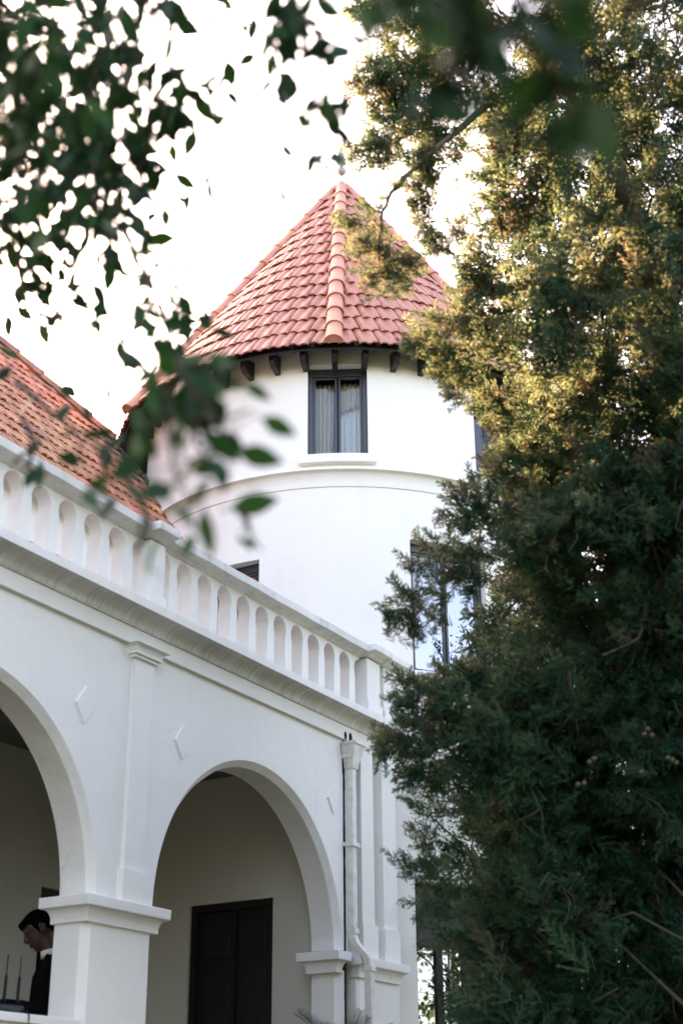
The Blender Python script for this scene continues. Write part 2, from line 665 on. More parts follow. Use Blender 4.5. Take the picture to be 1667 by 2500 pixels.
for c in centres:                                # chamfer and soffit of each arch, rougher plaster
    po, pi_ = arc_pts(c, RO), arc_pts(c, RI)
    vs, fs = [], []
    wob = [0.0022 * math.sin(i * 0.5 + c) + 0.0012 * math.sin(i * 1.3) for i in range(NA + 1)]
    for i in range(NA + 1):
        k = RI + wob[i]
        ang = PI * i / NA
        vs += [(po[i][0], 0.0, po[i][1]), (c - k * math.cos(ang), CH + wob[i], SPR + k * math.sin(ang)), (c - RI * math.cos(ang), T, SPR + RI * math.sin(ang))]
    for i in range(NA):
        b0 = i * 3
        fs += [(b0, b0 + 1, b0 + 4, b0 + 3), (b0 + 1, b0 + 2, b0 + 5, b0 + 4)]
    so_ = part('arch_soffit', vs, fs, PLASTER_R, ARC, smooth=True, recalc=False)
    so_.data.set_sharp_from_angle(angle=rad(28))


def chamfered(x0, x1, y0, y1, z0, z1, c, cl=True, cr=True):
    m = MB()
    ring = []
    ring += [(x0, y0 + c), (x0 + c, y0)] if cl else [(x0, y0)]
    ring += [(x1 - c, y0), (x1, y0 + c)] if cr else [(x1, y0)]
    ring += [(x1, y1), (x0, y1)]
    m.loft([[Vector((x, y, z)) for x, y in ring] for z in (z0, z1)])
    return m


def capital(x0, x1, y0, y1, z0, name='capital', parent=ARC, mtl=PLASTER_R):
    """stepped moulding swept round a rectangle: cavetto then square slab"""
    prof = [(0.0, 0.0), (0.020, 0.0), (0.020, 0.014)] + [(0.020 + (p[0]), 0.014 + p[1]) for p in cove((0, 0), (0.038, 0.072), 7)] + [(0.073, 0.088), (0.075, 0.152), (0.0, 0.156)]
    m = MB()
    rings = []
    for off, dz in prof:
        rings.append([Vector((x0 - off, y0 - off, z0 + dz)), Vector((x1 + off, y0 - off, z0 + dz)), Vector((x1 + off, y1 + off, z0 + dz)), Vector((x0 - off, y1 + off, z0 + dz))])
    m.loft(rings)
    return bevel(m.build(name, mtl, parent), 0.006)


piers = [(XL, 1.525), (3.785, 4.425), (6.66, 7.31)]
for x0, x1 in piers:
    p = chamfered(x0, x1, 0, T, 0, 2.86, CH).build('pier', PLASTER, ARC)
    capital(x0, x1, 0, T, 2.852, 'pier_capital')
# responds at the tower end
chamfered(9.585, 9.665, 0, T, 0, 2.86, CH, True, False).build('pier', PLASTER, ARC)
capital(9.55, 9.60, 0.01, T, 2.835, 'pier_capital')

# parapets between the piers with a thin coping
for a, b in ((1.525, 3.785), (4.425, 6.66), (7.325, 9.585)):
    hgt = 2.26 if b < 9 else 1.55
    run_x('parapet', [(0.02, 0), (0.02, hgt), (0.19, hgt), (0.19, 0)], a, b, PLASTER, ARC)
    bevel(run_x('parapet_coping', [(-0.015, hgt + 0.002), (-0.015, hgt + 0.05), (0.22, hgt + 0.05), (0.22, hgt + 0.002)], a + 0.003, b - 0.003, PLASTER, ARC), 0.006)

# pilasters over the piers
for cx in (1.36, 4.15, 7.05):
    bevel(chamfered(cx - 0.105, cx + 0.105, -0.03, 0.0, 3.205, 4.55, 0.001).build('pilaster', PLASTER, ARC), 0.012)
    bevel(chamfered(cx - 0.125, cx + 0.125, -0.042, 0.0, SPR + 0.003, 3.203, 0.001).build('pilaster_base', PLASTER, ARC), 0.006)
    m = MB()
    for k, (o, z0, z1) in enumerate(((0.018, 4.552, 4.572), (0.034, 4.574, 4.594))):
        m.box(cx - 0.105 - o, cx + 0.105 + o, -0.03 - o, 0.001, z0, z1)
    prof = [(0.034, 4.596)] + cove((0.034, 4.596), (0.07, 4.634), 5)
    m.loft([[Vector((cx - 0.105 - o, -0.03 - o, z)), Vector((cx + 0.105 + o, -0.03 - o, z)), Vector((cx + 0.105 + o, 0.0, z)), Vector((cx - 0.105 - o, 0.0, z))] for o, z in prof])
    m.build('pilaster_capital', PLASTER, ARC)
# raised lozenges on the spandrels
for cx in (0.98, 1.75, 3.62, 4.62, 6.51, 7.522, 9.503):
    a, b, d = 0.088, 0.124, 0.012
    m = MB()
    zc = 4.125
    o4 = [(cx - a, zc), (cx, zc - b), (cx + a, zc), (cx, zc + b)]
    i4 = [(cx - a * .93, zc), (cx, zc - b * .93), (cx + a * .93, zc), (cx, zc + b * .93)]
    m.loft([[Vector((x, 0, z)) for x, z in o4], [Vector((x, -d, z)) for x, z in i4]])
    m.build('lozenge', PLASTER, ARC)

# frieze, cornice
run_x('frieze', [(-0.032, 4.634), (-0.032, 4.745), (0.0, 4.745), (0.0, 4.634)], XL, 10.62, PLASTER, ARC)
prof = [(0.02, 4.747), (-0.045, 4.747), (-0.045, 4.757)] + cove((-0.05, 4.757), (-0.168, 4.833), 12)[0:] + [(-0.172, 4.835), (-0.172, 4.889), (0.02, 4.905)]
m = MB()
NX = 60
m.loft([[Vector((XL + (10.60 - XL) * i / NX, y, z)) for y, z in prof] for i in range(NX + 1)])
m.build('cornice', CORNICE, ARC)
run_x('cornice_fascia', [(-0.178, 4.8345), (-0.178, 4.892), (-0.10, 4.897), (-0.10, 4.8345)], XL + 0.002, 10.598, PLASTER, ARC)

# balustrade: keyhole openings between flat balusters
BAL = link('balustrade', run_x('tmp_rail_base', [(-0.03, 4.9), (-0.03, 4.925), (0.095, 4.925), (0.095, 4.9)], XL, 9.93, PLASTER, None).data, PLASTER, ARC)
bpy.data.objects.remove(bpy.data.objects['tmp_rail_base'])
PITCH_B = 0.24775
first = 5.71 - 19 * PITCH_B
YB0, YB1 = -0.02, 0.088


def baluster_mesh():
    hw = PITCH_B / 2
    r = 0.088
    zt = 5.378
    zs = zt - r
    right = [(0.047, 4.924), (0.047, 5.20), (0.045, 5.225), (0.040, 5.255)]
    right += [(hw - r * math.cos(PI / 2 * i / 9), zs + r * math.sin(PI / 2 * i / 9)) for i in range(10)]
    right[-1] = (hw - 0.0012, zt)
    right += [(hw - 0.0012, 5.393)]
    ring = right + [(-x, z) for x, z in right[::-1]]
    mm = MB()
    mm.loft([[Vector((x, YB0, z)) for x, z in ring], [Vector((x, YB1, z)) for x, z in ring]])
    # caps of a concave outline: rebuild as strips so they fill properly
    mm.f = mm.f[:-2]
    nr = len(right)
    for base in (0, len(ring)):
        for i in range(nr - 1):
            a0, a1 = base + i, base + i + 1
            b0, b1 = base + len(ring) - 1 - i, base + len(ring) - 2 - i
            mm.f.append((a0, a1, b1, b0))
    me = mm.me('baluster')
    me.materials.append(PLASTER)
    return me


bme = baluster_mesh()
for k in range(36):
    x = first + (k + 0.5) * PITCH_B
    if XL < x < 9.86:
        o = link('baluster', bme, PLASTER, BAL, Matrix.Translation((x + random.gauss(0, .0015), random.uniform(-.002, .002), 0)) @ Matrix.Rotation(random.gauss(0, .004), 4, 'Z') @ Matrix.Diagonal((random.uniform(.972, .998), 1, 1, 1)))
cop = [(-0.022, 5.3945), (-0.03, 5.402), (-0.042, 5.404)] + [(-0.042 - 0.062 * (1 - math.cos(t)), 5.404 + 0.024 * math.sin(t)) for t in [PI / 2 * i / 6 for i in range(1, 7)]] + [(-0.12, 5.430), (-0.122, 5.487), (0.03, 5.497), (0.17, 5.487), (0.168, 5.43), (0.09, 5.3945)]


def coping(x0, x1, dy, name='balustrade_coping'):
    mm = MB()
    st = max(2, int((x1 - x0) / 0.15))
    mm.loft([[Vector((x0 + (x1 - x0) * i / st, (y - dy) if y < 0 else y, z + 0.0025 * math.sin(i * 1.7 + y * 30))) for y, z in cop] for i in range(st + 1)])
    return mm.build(name, COPING, BAL, smooth=False)


spans = [(XL, 1.27), (1.49, 4.06), (4.28, 6.955), (7.185, 9.915)]
for a, b in spans:
    coping(a, b, 0)


def bal_pier(x0, x1, dy=0.055, top=0.012):
    mm = MB()
    mm.box(x0, x1, -0.02 - dy, 0.14, 4.90, 5.393 + top * 0)
    bevel(mm.build('balustrade_pier', PLASTER, BAL), 0.008)
    mm = MB()
    mm.box(x0 - 0.012, x1 + 0.012, -0.034 - dy, 0.15, 4.889, 5.02)
    bevel(mm.build('balustrade_pier_base', PLASTER, BAL), 0.006)
    mm = MB()
    mm.loft([[Vector((x, y - dy if y < 0 else y, z + top)) for y, z in cop] for x in (x0 - 0.03, x1 + 0.03)])
    bevel(mm.build('balustrade_pier_cap', COPING, BAL), 0.006)


for a, b in ((1.30, 1.46), (4.09, 4.25), (6.985, 7.155), (9.945, 10.17), (10.235, 10.52)):
    bal_pier(a, b, 0.055 if a < 9.9 else 0.06, 0.012 if a < 10.2 else 0.004)
mm = MB()
mm.box(10.10, 10.60, 0.0, 0.12, 4.9, 5.42)
mm.build('balustrade_end_panel', PLASTER, BAL)

# end block between the arcade joint and the tower, with two pilasters and their shared capital
EB = MB()
EB.box(9.687, 10.75, 0.07, T + 0.02, 0, WT)
EB.build('end_wall', PLASTER, ARC)
for x0, x1, y in ((9.865, 10.065, -0.05), (10.225, 10.44, -0.045)):
    bevel(chamfered(x0, x1, y, 0.071, 3.23, 4.632, 0.001).build('pilaster', PLASTER, ARC), 0.012)
    bevel(chamfered(x0 - 0.018, x1 + 0.018, y - 0.018, 0.072, 2.975, 3.228, 0.001).build('pilaster_base', PLASTER, ARC), 0.008)
chamfered(9.80, 10.45, -0.04, 0.072, 0, 2.85, 0.02).build('pier', PLASTER, ARC)
capital(9.80, 10.44, -0.04, 0.05, 2.818, 'pier_capital')
# open joint between arcade and end block: ragged dark seam
m = MB()
zz = 0.3
prev = None
while zz < 4.63:
    h = random.uniform(0.03, 0.09)
    wv = 0.006 + 0.010 * max(0, random.random() - 0.45) + (0.016 if zz > 4.35 else 0)
    m.box(9.6655 - wv * 0.5, 9.688 + wv * 0.2, -0.0025 - 0.002 * random.random(), 0.06, zz, min(zz + h, 4.632))
    zz += h
m.build('joint_seam', DIRT, ARC)

# downpipe with hopper head
DP = MB()


def rect_path(mb, pts, wx, wy):
    rings = []
    for p in pts:
        x, y, z = p
        rings.append([Vector((x - wx, y - wy, z)), Vector((x - wx * .6, y - wy * 1.06, z)), Vector((x, y - wy * .98, z)), Vector((x + wx * .6, y - wy * 1.06, z)), Vector((x + wx, y - wy, z)), Vector((x + wx, y + wy, z)), Vector((x - wx, y + wy, z))])
    mb.loft(rings)


xp, yp = 9.715, -0.048
rect_path(DP, [(xp, yp, 4.42), (xp, yp, 3.12), (xp + 0.005, yp - 0.015, 3.07), (xp + 0.02, yp - 0.05, 3.02), (xp + 0.03, yp - 0.10, 2.965), (xp + 0.033, yp - 0.118, 2.93), (xp + 0.033, yp - 0.122, 2.88), (xp + 0.033, yp - 0.122, 0.15)], 0.031, 0.029)
dp = bevel(DP.build('downpipe', PIPE, ARC), 0.006)
m = MB()
m.loft([[Vector((xp + sx * a, -0.005 - b + (b if sy > 0 else 0) + 0, z)) for sx, sy in ((-1, -1), (1, -1), (1, 1), (-1, 1))] for a, b, z in ((0.040, 0.082, 4.40), (0.044, 0.086, 4.43), (0.085, 0.125, 4.585), (0.094, 0.136, 4.586), (0.094, 0.136, 4.610), (0.086, 0.127, 4.610), (0.076, 0.115, 4.58))])
bevel(m.build('hopper_head', PIPE, dp), 0.004)
for zb in (3.80, 4.50):
    m = MB()
    m.box(xp - 0.062, xp + 0.058, -0.092, -0.0855, zb - 0.016, zb + 0.016)
    m.box(xp - 0.066, xp - 0.060, -0.092, 0.0, zb - 0.016, zb + 0.016)
    m.box(xp + 0.052, xp + 0.058, -0.088, 0.03, zb - 0.013, zb + 0.013)
    m.build('pipe_bracket', PIPE, dp)
for zb in (3.14, 2.86):
    m = MB()
    yo = yp if zb > 3 else yp - 0.122
    xo = xp if zb > 3 else xp + 0.033
    m.box(xo - 0.0345, xo + 0.0345, yo - 0.0385, yo + 0.035, zb - 0.012, zb + 0.03)
    bevel(m.build('pipe_joint', PIPE, dp), 0.004)
# overflow spouts: two round drain holes above the hopper
for cx, rr in ((9.655, 0.022), (9.735, 0.028)):
    m = MB()
    ring = lambda r, y: [Vector((cx + r * math.cos(2 * PI * i / 20), y, 4.665 + r * 1.5 * math.sin(2 * PI * i / 20))) for i in range(20)]
    m.loft([ring(rr, -0.0335), ring(rr * 0.85, -0.0335 + 0.001), ring(rr * 0.8, -0.032 + 0.0)], cap=True)
    m.build('drain_hole', DIRT, ARC)

# porch behind the arches
PORCH = MB()
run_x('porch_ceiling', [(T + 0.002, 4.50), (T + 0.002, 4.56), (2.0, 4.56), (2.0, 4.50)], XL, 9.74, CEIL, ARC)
run_x('terrace_deck', [(0.0, 4.72), (0.0, 4.88), (1.998, 4.88), (1.998, 4.72)], XL + 0.01, 10.4, FLOORT, ARC)
run_x('porch_floor', [(0.20, 1.15), (0.20, 1.30), (1.998, 1.30), (1.998, 1.15)], XL, 9.74, FLOORT, ARC)
# end wall of the porch with the dark door (plane X = 9.75)
dy0, dy1, dzt = 0.70, 1.51, 3.472
m = MB()
m.box(9.75, 9.95, T + 0.021, dy0, 1.3, 4.6)
m.box(9.75, 9.95, dy1, 1.999, 1.3, 4.6)
m.box(9.75, 9.95, dy0, dy1, dzt, 4.6)
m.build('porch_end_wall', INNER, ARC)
DO = MB()
DO.box(9.83, 9.87, dy0 + 0.04, dy1 - 0.04, 1.3, dzt - 0.05)
door = DO.build('door', DARKDOOR, ARC)
m = MB()
for a, b in ((dy0 + 0.002, dy0 + 0.055), (dy1 - 0.055, dy1 - 0.002)):
    m.box(9.775, 9.90, a, b, 1.3, dzt - 0.002)
m.box(9.775, 9.90, dy0 + 0.055, dy1 - 0.055, dzt - 0.06, dzt - 0.002)
m.build('door_frame', DARKDOOR, door)
for ya, yb in ((dy0 + 0.11, (dy0 + dy1) / 2 - 0.05), ((dy0 + dy1) / 2 + 0.05, dy1 - 0.11)):
    for za, zb in ((1.45, 2.10), (2.22, 2.95), (3.05, 3.34)):
        m = MB()
        m.box(9.818, 9.829, ya, yb, za, zb)
        bevel(m.build('door_panel', DARKDOOR, door), 0.008)
m = MB()
m.box(9.80, 9.828, (dy0 + dy1) / 2 - 0.02, (dy0 + dy1) / 2 + 0.02, 1.32, dzt - 0.07)
m.build('door_astragal', DARKDOOR, door)
m = MB()
m.tube([(9.815, dy0 + 0.13, 2.27), (9.79, dy0 + 0.13, 2.27), (9.785, dy0 + 0.20, 2.27)], 0.009, 8)
m.build('door_handle', GREYMETAL, door, True)

# ------------------------------------------------------------------ house behind
HOUSE = empty('tiled_house', (5.0, 5.5, 0), 'white house with steep orange tiled hip roof behind the terrace', 'building')
hw = MB()


def wall_with_holes(mb, x0, x1, z0, z1, y, holes, depth=0.12):
    xs = sorted({x0, x1} | {h for a in holes for h in a[:2]})
    zs = sorted({z0, z1} | {h for a in holes for h in a[2:]})
    for i in range(len(xs) - 1):
        for j in range(len(zs) - 1):
            cx, cz = (xs[i] + xs[i + 1]) / 2, (zs[j] + zs[j + 1]) / 2
            if any(a[0] < cx < a[1] and a[2] < cz < a[3] for a in holes):
                continue
            mb.add([(xs[i], y, zs[j]), (xs[i + 1], y, zs[j]), (xs[i + 1], y, zs[j + 1]), (xs[i], y, zs[j + 1])], [(0, 1, 2, 3)])
    for a in holes:
        c = [(a[0], a[2]), (a[1], a[2]), (a[1], a[3]), (a[0], a[3])]
        for k in range(4):
            (xa, za), (xb, zb) = c[k], c[(k + 1) % 4]
            mb.add([(xa, y, za), (xb, y, zb), (xb, y + depth, zb), (xa, y + depth, za)], [(0, 1, 2, 3)])


HH = [(8.49, 9.35, 1.3, 3.50), (4.9, 5.8, 1.3, 3.50), (8.0, 8.45, 4.9, 6.22), (9.3, 9.75, 4.9, 6.22), (5.4, 6.3, 4.9, 6.22)]
hw2 = MB()
wall_with_holes(hw2, XL, 10.72, 0, 4.80, 2.0, [q for q in HH if q[2] < 4])
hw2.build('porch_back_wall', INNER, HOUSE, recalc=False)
wall_with_holes(hw, XL, 10.72, 4.80, 6.75, 2.0, [q for q in HH if q[2] > 4])
hw.add([(XL, 2, 0), (XL, 9, 0), (XL, 9, 6.75), (XL, 2, 6.75)], [(0, 1, 2, 3)])
hw.add([(10.72, 3.2, 0), (10.72, 9, 0), (10.72, 9, 8.2), (10.72, 3.2, 8.2)], [(0, 1, 2, 3)])
hw.add([(XL, 9, 0), (10.72, 9, 0), (10.72, 9, 6.75), (XL, 9, 6.75)], [(0, 1, 2, 3)])
hw.build('wall', PLASTER, HOUSE, recalc=False)
for a in HH:
    m = MB()
    for q in ((a[0] + .003, a[0] + 0.06, a[2], a[3] - .003), (a[1] - 0.06, a[1] - .003, a[2], a[3] - .003), (a[0] + 0.06, a[1] - 0.06, a[3] - 0.075, a[3] - .003), ((a[0] + a[1]) / 2 - 0.03, (a[0] + a[1]) / 2 + 0.03, a[2], a[3] - 0.075)):
        m.box(q[0], q[1], 2.05, 2.10, q[2], q[3])
    fr = m.build('french_window', FRAME, HOUSE)
    for xa, xb in ((a[0] + 0.06, (a[0] + a[1]) / 2 - 0.03), ((a[0] + a[1]) / 2 + 0.03, a[1] - 0.06)):
        m = MB()
        m.box(xa, xb, 2.07, 2.078, a[2], a[3] - 0.075)
        m.build('pane', GLASS, fr)
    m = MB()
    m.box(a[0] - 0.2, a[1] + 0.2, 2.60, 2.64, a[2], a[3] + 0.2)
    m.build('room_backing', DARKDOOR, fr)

# ---- roof tile shared by both roofs: two flutes, nibbed nose, real thickness
TW, TL = 0.186, 0.345


def tile_mesh(name, width, length, amp=0.017, nose=0.014):
    prof = [(-0.5, -0.004), (-0.46, 0.006), (-0.40, 0.9), (-0.30, 1.0), (-0.17, 0.92), (-0.09, 0.30), (-0.02, 0.22), (0.05, 0.22), (0.12, 0.34), (0.20, 0.92), (0.32, 1.0), (0.42, 0.85), (0.475, 0.05), (0.5, 0.0)]
    th = 0.017
    rows = []
    for v, lift in ((0.0, 0.012), (0.10, 0.012), (length, -0.012)):
        top, bot = [], []
        for u, h in prof:
            d = max(0.0, abs(u) - 0.30) / 0.2
            vv = v + (nose * 1.5 * d * d if v == 0 else 0) - (0 if v else 0.004 * math.cos(u * 4 * PI))
            top.append(Vector((u * width, vv, lift + h * amp)))
            bot.append(Vector((u * width, vv + (0.004 if v == 0 else 0), lift + h * amp - th)))
        rows.append(top + bot[::-1])
    mm = MB()
    mm.loft(rows)
    me = mm.me(name)
    me.polygons.foreach_set('use_smooth', [len(p.vertices) == 4 for p in me.polygons])
    try:
        me.set_sharp_from_angle(angle=rad(38))
    except Exception:
        pass
    return me


tile_tower = tile_mesh('roof_tile', TW, TL)
tile_tower.materials.append(TILE)
tile_house = tile_mesh('roof_tile', 0.205, 0.32, 0.026, 0.006)
tile_house.materials.append(TILE_OLD)
tile_dirty = tile_house.copy()
tile_dirty.materials.clear()
tile_dirty.materials.append(TILE_LICHEN)


def barrel_mesh(name, length, r0, r1, closed=False, material=None):
    """half-round ridge tile, wide end at v = 0"""
    mm = MB()
    n = 10
    rings = []
    for v, r in ((0.0, r0 + 0.006), (0.03, r0 + 0.006), (0.035, r0), (length, r1)):
        outer = [Vector((-r * math.cos(PI * i / n), v, r * math.sin(PI * i / n) * 0.92)) for i in range(n + 1)]
        inner = [Vector((-(r - 0.014) * math.cos(PI * i / n), v, (r - 0.014) * math.sin(PI * i / n) * 0.92)) for i in range(n + 1)]
        rings.append(outer + inner[::-1])
    mm.loft(rings)
    mm.f = mm.f[:-2]
    for base in (0, 3 * (2 * n + 2)):
        for i in range(n):
            mm.f.append((base + i, base + i + 1, base + 2 * n + 1 - i - 1, base + 2 * n + 1 - i))
    if closed:
        r = r0 - 0.002
        o = [Vector((-r * math.cos(PI * i / n), 0.006, r * math.sin(PI * i / n) * 0.92)) for i in range(n + 1)]
        o2 = [p + Vector((0, 0.02, 0)) for p in o]
        mm.loft([o, o2])
    me = mm.me(name, True)
    try:
        me.set_sharp_from_angle(angle=rad(50))
    except Exception:
        pass
    me.materials.append(material)
    return me


def frame_matrix(p, u, v, n):
    return Matrix(((u.x, v.x, n.x, p.x), (u.y, v.y, n.y, p.y), (u.z, v.z, n.z, p.z), (0, 0, 0, 1)))


def join_instances(name, me, mats4, parent, material):
    """far or unseen repeats of a piece as one part"""
    nv = len(me.vertices)
    co = np.empty(nv * 3, np.float32)
    me.vertices.foreach_get('co', co)
    co = co.reshape(-1, 3)
    fs = [tuple(p.vertices) for p in me.polygons]
    V, Fc = [], []
    for k, M in enumerate(mats4):
        A = np.array(M)
        V.append(co @ A[:3, :3].T + A[:3, 3])
        Fc += [tuple(i + k * nv for i in f) for f in fs]
    if not V:
        return None
    me2 = bpy.data.meshes.new(name)
    me2.from_pydata(np.concatenate(V).tolist(), [], Fc)
    me2.update()
    me2.shade_smooth()
    try:
        me2.set_sharp_from_angle(angle=rad(38))
    except Exception:
        pass
    return kinds(link(name, me2, material, parent), 'stuff')


# house roof: slope facing the terrace
RY0, RZ0, RM = 1.45, 6.24, 1.2
sl = math.sqrt(1 + RM * RM)
vdir = Vector((0, 1 / sl, RM / sl))
ndir = Vector((0, -RM / sl, 1 / sl))
udir = Vector((1, 0, 0))
hip_a, hip_b = Vector((8.24, 5.5, RZ0 + RM * (5.5 - RY0))), Vector((10.735, 3.56, RZ0 + RM * (3.56 - RY0)))


def hip_x(y):
    if y < 3.56:
        return 10.74
    return hip_b.x + (hip_a.x - hip_b.x) * (y - 3.56) / (5.5 - 3.56)


m = MB()
off = ndir * -0.03
pl = [(XL - .3, 1.79), (10.73, 1.79), (10.73, 3.56), (hip_a.x, 5.5), (XL - .3, 5.5)]
m.add([Vector((x, y, RZ0 + RM * (y - RY0))) + off for x, y in pl], [(0, 1, 2, 3, 4)])
m.add([Vector((10.73, 3.56, hip_b.z)) + off, Vector((10.73, 9.4, hip_b.z - .2)), Vector((hip_a.x, 5.5, hip_a.z)) + off], [(0, 1, 2)])
m.add([Vector((XL - .3, 5.5, hip_a.z)) + off, Vector((hip_a.x, 5.5, hip_a.z)) + off, Vector((10.73, 9.4, 6.5)), Vector((XL - .3, 9.4, 6.5))], [(0, 1, 2, 3)])
roof = m.build('roof', MORTAR, HOUSE, recalc=False)
gauge = 0.25
far_tiles = []
row = 0
tw = 0.202
while True:
    v = row * gauge - 0.02
    y = RY0 + v / sl
    if y > 5.45:
        break
    if y < 1.72:
        row += 1
        continue
    x = 10.70 - (row % 2) * tw / 2 - tw / 2
    while x > XL - 0.3:
        if x < hip_x(y + 0.1) - 0.06:
            p = Vector((x, y, RZ0 + RM * (y - RY0)))
            jit = Euler((random.gauss(0, .012), random.gauss(0, .012), random.gauss(0, .010))).to_matrix().to_4x4()
            Mx = frame_matrix(p + ndir * random.uniform(-.003, .004), udir, vdir, ndir) @ jit
            seen = x > 7.45 and 2.0 < y
            if seen:
                dirty = (hip_x(y) - x < 0.35 and random.random() < .7) or random.random() < .06
                link('roof_tile', tile_dirty if dirty else tile_house, None, roof, Mx)
            else:
                far_tiles.append(Mx)
        x -= tw
    row += 1
join_instances('unseen_roof_tiles', tile_house, far_tiles, roof, TILE_OLD)
ridge_me = barrel_mesh('hip_tile', 0.40, 0.105, 0.085, False, TILE_LICHEN)
hv = (hip_a - hip_b).normalized()
hn = (ndir + Vector((RM * .7, 0.0, 1)).normalized()).normalized()
hn = (hn - hv * hn.dot(hv)).normalized()
hu = hv.cross(hn)
for k in range(9):
    link('hip_tile', ridge_me, None, roof, frame_matrix(hip_b + hv * (k * 0.35 - 0.05) + hn * 0.0, hu, hv, hn))
rg = barrel_mesh('ridge_tile', 0.40, 0.105, 0.09, False, TILE_LICHEN)
for k in range(22):
    xk = hip_a.x - k * 0.36 - 0.1
    if xk > XL:
        link('ridge_tile', rg, None, roof, frame_matrix(Vector((xk, 5.5, hip_a.z + 0.02)), Vector((0, 1, 0)), Vector((-1, 0, 0)), Vector((0, 0, 1))))
# mossy verge rubble where the slope dies into the tower
m = MB()
for k in range(70):
    t = k / 70
    y = 2.55 + t * 1.0
    m.ball((10.735 + random.uniform(-.03, .03), y, RZ0 + RM * (y - RY0) + 0.03 + random.uniform(-.01, .02)), random.uniform(.015, .035), nu=6, nv=4)
m.build('verge_mortar', MORTAR, roof, True)
m = MB()
m.box(10.62, 11.5, 3.56, 4.6, 8.1, 8.72)
m.build('valley_wall', PLASTER, HOUSE)
m = MB()
m.box(10.60, 11.5, 3.50, 4.6, 8.723, 8.79)
m.build('valley_flashing', BLACKWOOD, HOUSE)
# added mass behind the tower, kept out of sight, to stop a sun streak
m = MB()
m.box(10.80, 16.0, 4.45, 8.3, 0, 8.35)
m.build('sun_block_wall', PLASTER, HOUSE)
m = MB()
m.loft([[Vector((x, y, z)) for y, z in ((4.15, 8.25), (6.35, 10.35), (8.6, 8.25), (8.6, 8.37), (6.35, 10.47), (4.15, 8.37))] for x in (10.78, 16.2)])
m.build('sun_block_roof', TILE_OLD, HOUSE)
# eaves board under the lowest row
run_x('eaves_soffit', [(1.80, RZ0 + 0.34), (1.80, RZ0 + 0.37), (2.0, RZ0 + 0.60), (2.0, RZ0 + 0.56)], XL, 10.6, PLASTER, HOUSE)

# ------------------------------------------------------------------ round tower
TX, TY = 12.306, 1.485
AX = Vector((TX, TY, 0))
TOWER = empty('round_tower', (TX, TY, 0), 'round white tower with conical terracotta tile roof and finial', 'tower')
RT = 2.16
FACE = math.atan2(CAM.y - TY, CAM.x - TX)      # direction from the axis to the viewer
# angles below are degrees clockwise (to the right as seen from the garden) from FACE


def tang(deg):
    return FACE + rad(deg)


def tp(deg, r, z):
    a = tang(deg)
    return Vector((TX + r * math.cos(a), TY + r * math.sin(a), z))


ZTOP = 9.10
WINS = [  # a0, a1, z0, z1, kind
    (-9.2, 6.1, 7.642, 8.62, 'upper'),
    (36.5, 52.0, 7.642, 8.62, 'upper'),
    (16.2, 37.6, 5.522, 6.795, 'lower'),
    (-37.0, -21.5, 5.30, 6.632, 'lower'),
    (15.0, 44.0, 1.30, 3.676, 'door'),
    (82.0, 97.0, 7.642, 8.62, 'upper'),
]
angs = sorted(set([round(-180 + 2.5 * i, 3) for i in range(145)]) | {a for wv in WINS for a in wv[:2]})
zs = sorted(set([0, 0.6, 1.3, 2, 2.6, 3.2, 3.9, 4.5, 5, 5.6, 6.2, 6.9, 7.3, 7.48, 7.9, 8.3, 8.75, ZTOP]) | {z for wv in WINS for z in wv[2:4]})
m = MB()
grid = [[tp(a, RT, z) for a in angs] for z in zs]
vid = {}
V, Fc = [], []
for j, z in enumerate(zs):
    for i, a in enumerate(angs):
        vid[(i, j)] = len(V)
        V.append(grid[j][i])
for j in range(len(zs) - 1):
    for i in range(len(angs) - 1):
        ca, cz = (angs[i] + angs[i + 1]) / 2, (zs[j] + zs[j + 1]) / 2
        if any(wv[0] < ca < wv[1] and wv[2] < cz < wv[3] for wv in WINS):
            continue
        Fc.append((vid[(i, j)], vid[(i + 1, j)], vid[(i + 1, j + 1)], vid[(i, j + 1)]))
nshell = len(Fc)
DEPTH = 0.13
for wv in WINS:
    a0, a1, z0, z1 = wv[:4]
    aa = [a for a in angs if a0 <= a <= a1]
    for zed in (z0, z1):
        for i in range(len(aa) - 1):
            o = len(V)
            V += [tp(aa[i], RT, zed), tp(aa[i + 1], RT, zed), tp(aa[i + 1], RT - DEPTH - .05, zed), tp(aa[i], RT - DEPTH - .05, zed)]
            Fc.append((o, o + 1, o + 2, o + 3))
    for ae in (a0, a1):
        # reveals run straight back, square to the window plane
        mid = tang((a0 + a1) / 2)
        back = Vector((-math.cos(mid), -math.sin(mid), 0)) * (DEPTH + 0.07)
        o = len(V)
        V += [tp(ae, RT, z0), tp(ae, RT, z1), tp(ae, RT, z1) + back, tp(ae, RT, z0) + back]
        Fc.append((o, o + 1, o + 2, o + 3))
me = mesh(V, Fc, False, 'tower_wall')
me.polygons.foreach_set('use_smooth', [i < nshell for i in range(len(Fc))])
link('wall', me, PLASTER_T, TOWER)


def ring_profile(name, prof, a0, a1, material, parent, n=None, smooth=True):
    n = n or max(3, int(abs(a1 - a0) / 2.5))
    mm = MB()
    full = abs(a1 - a0) >= 359.9
    rings = [[tp(a0 + (a1 - a0) * i / n, r, z) for r, z in prof] for i in range(n + (0 if full else 1))]
    if full:
        rings.append(rings[0])
    mm.loft(rings, cap=not full)
    o = mm.build(name, material, parent, smooth)
    try:
        o.data.set_sharp_from_angle(angle=rad(40))
    except Exception:
        pass
    return o


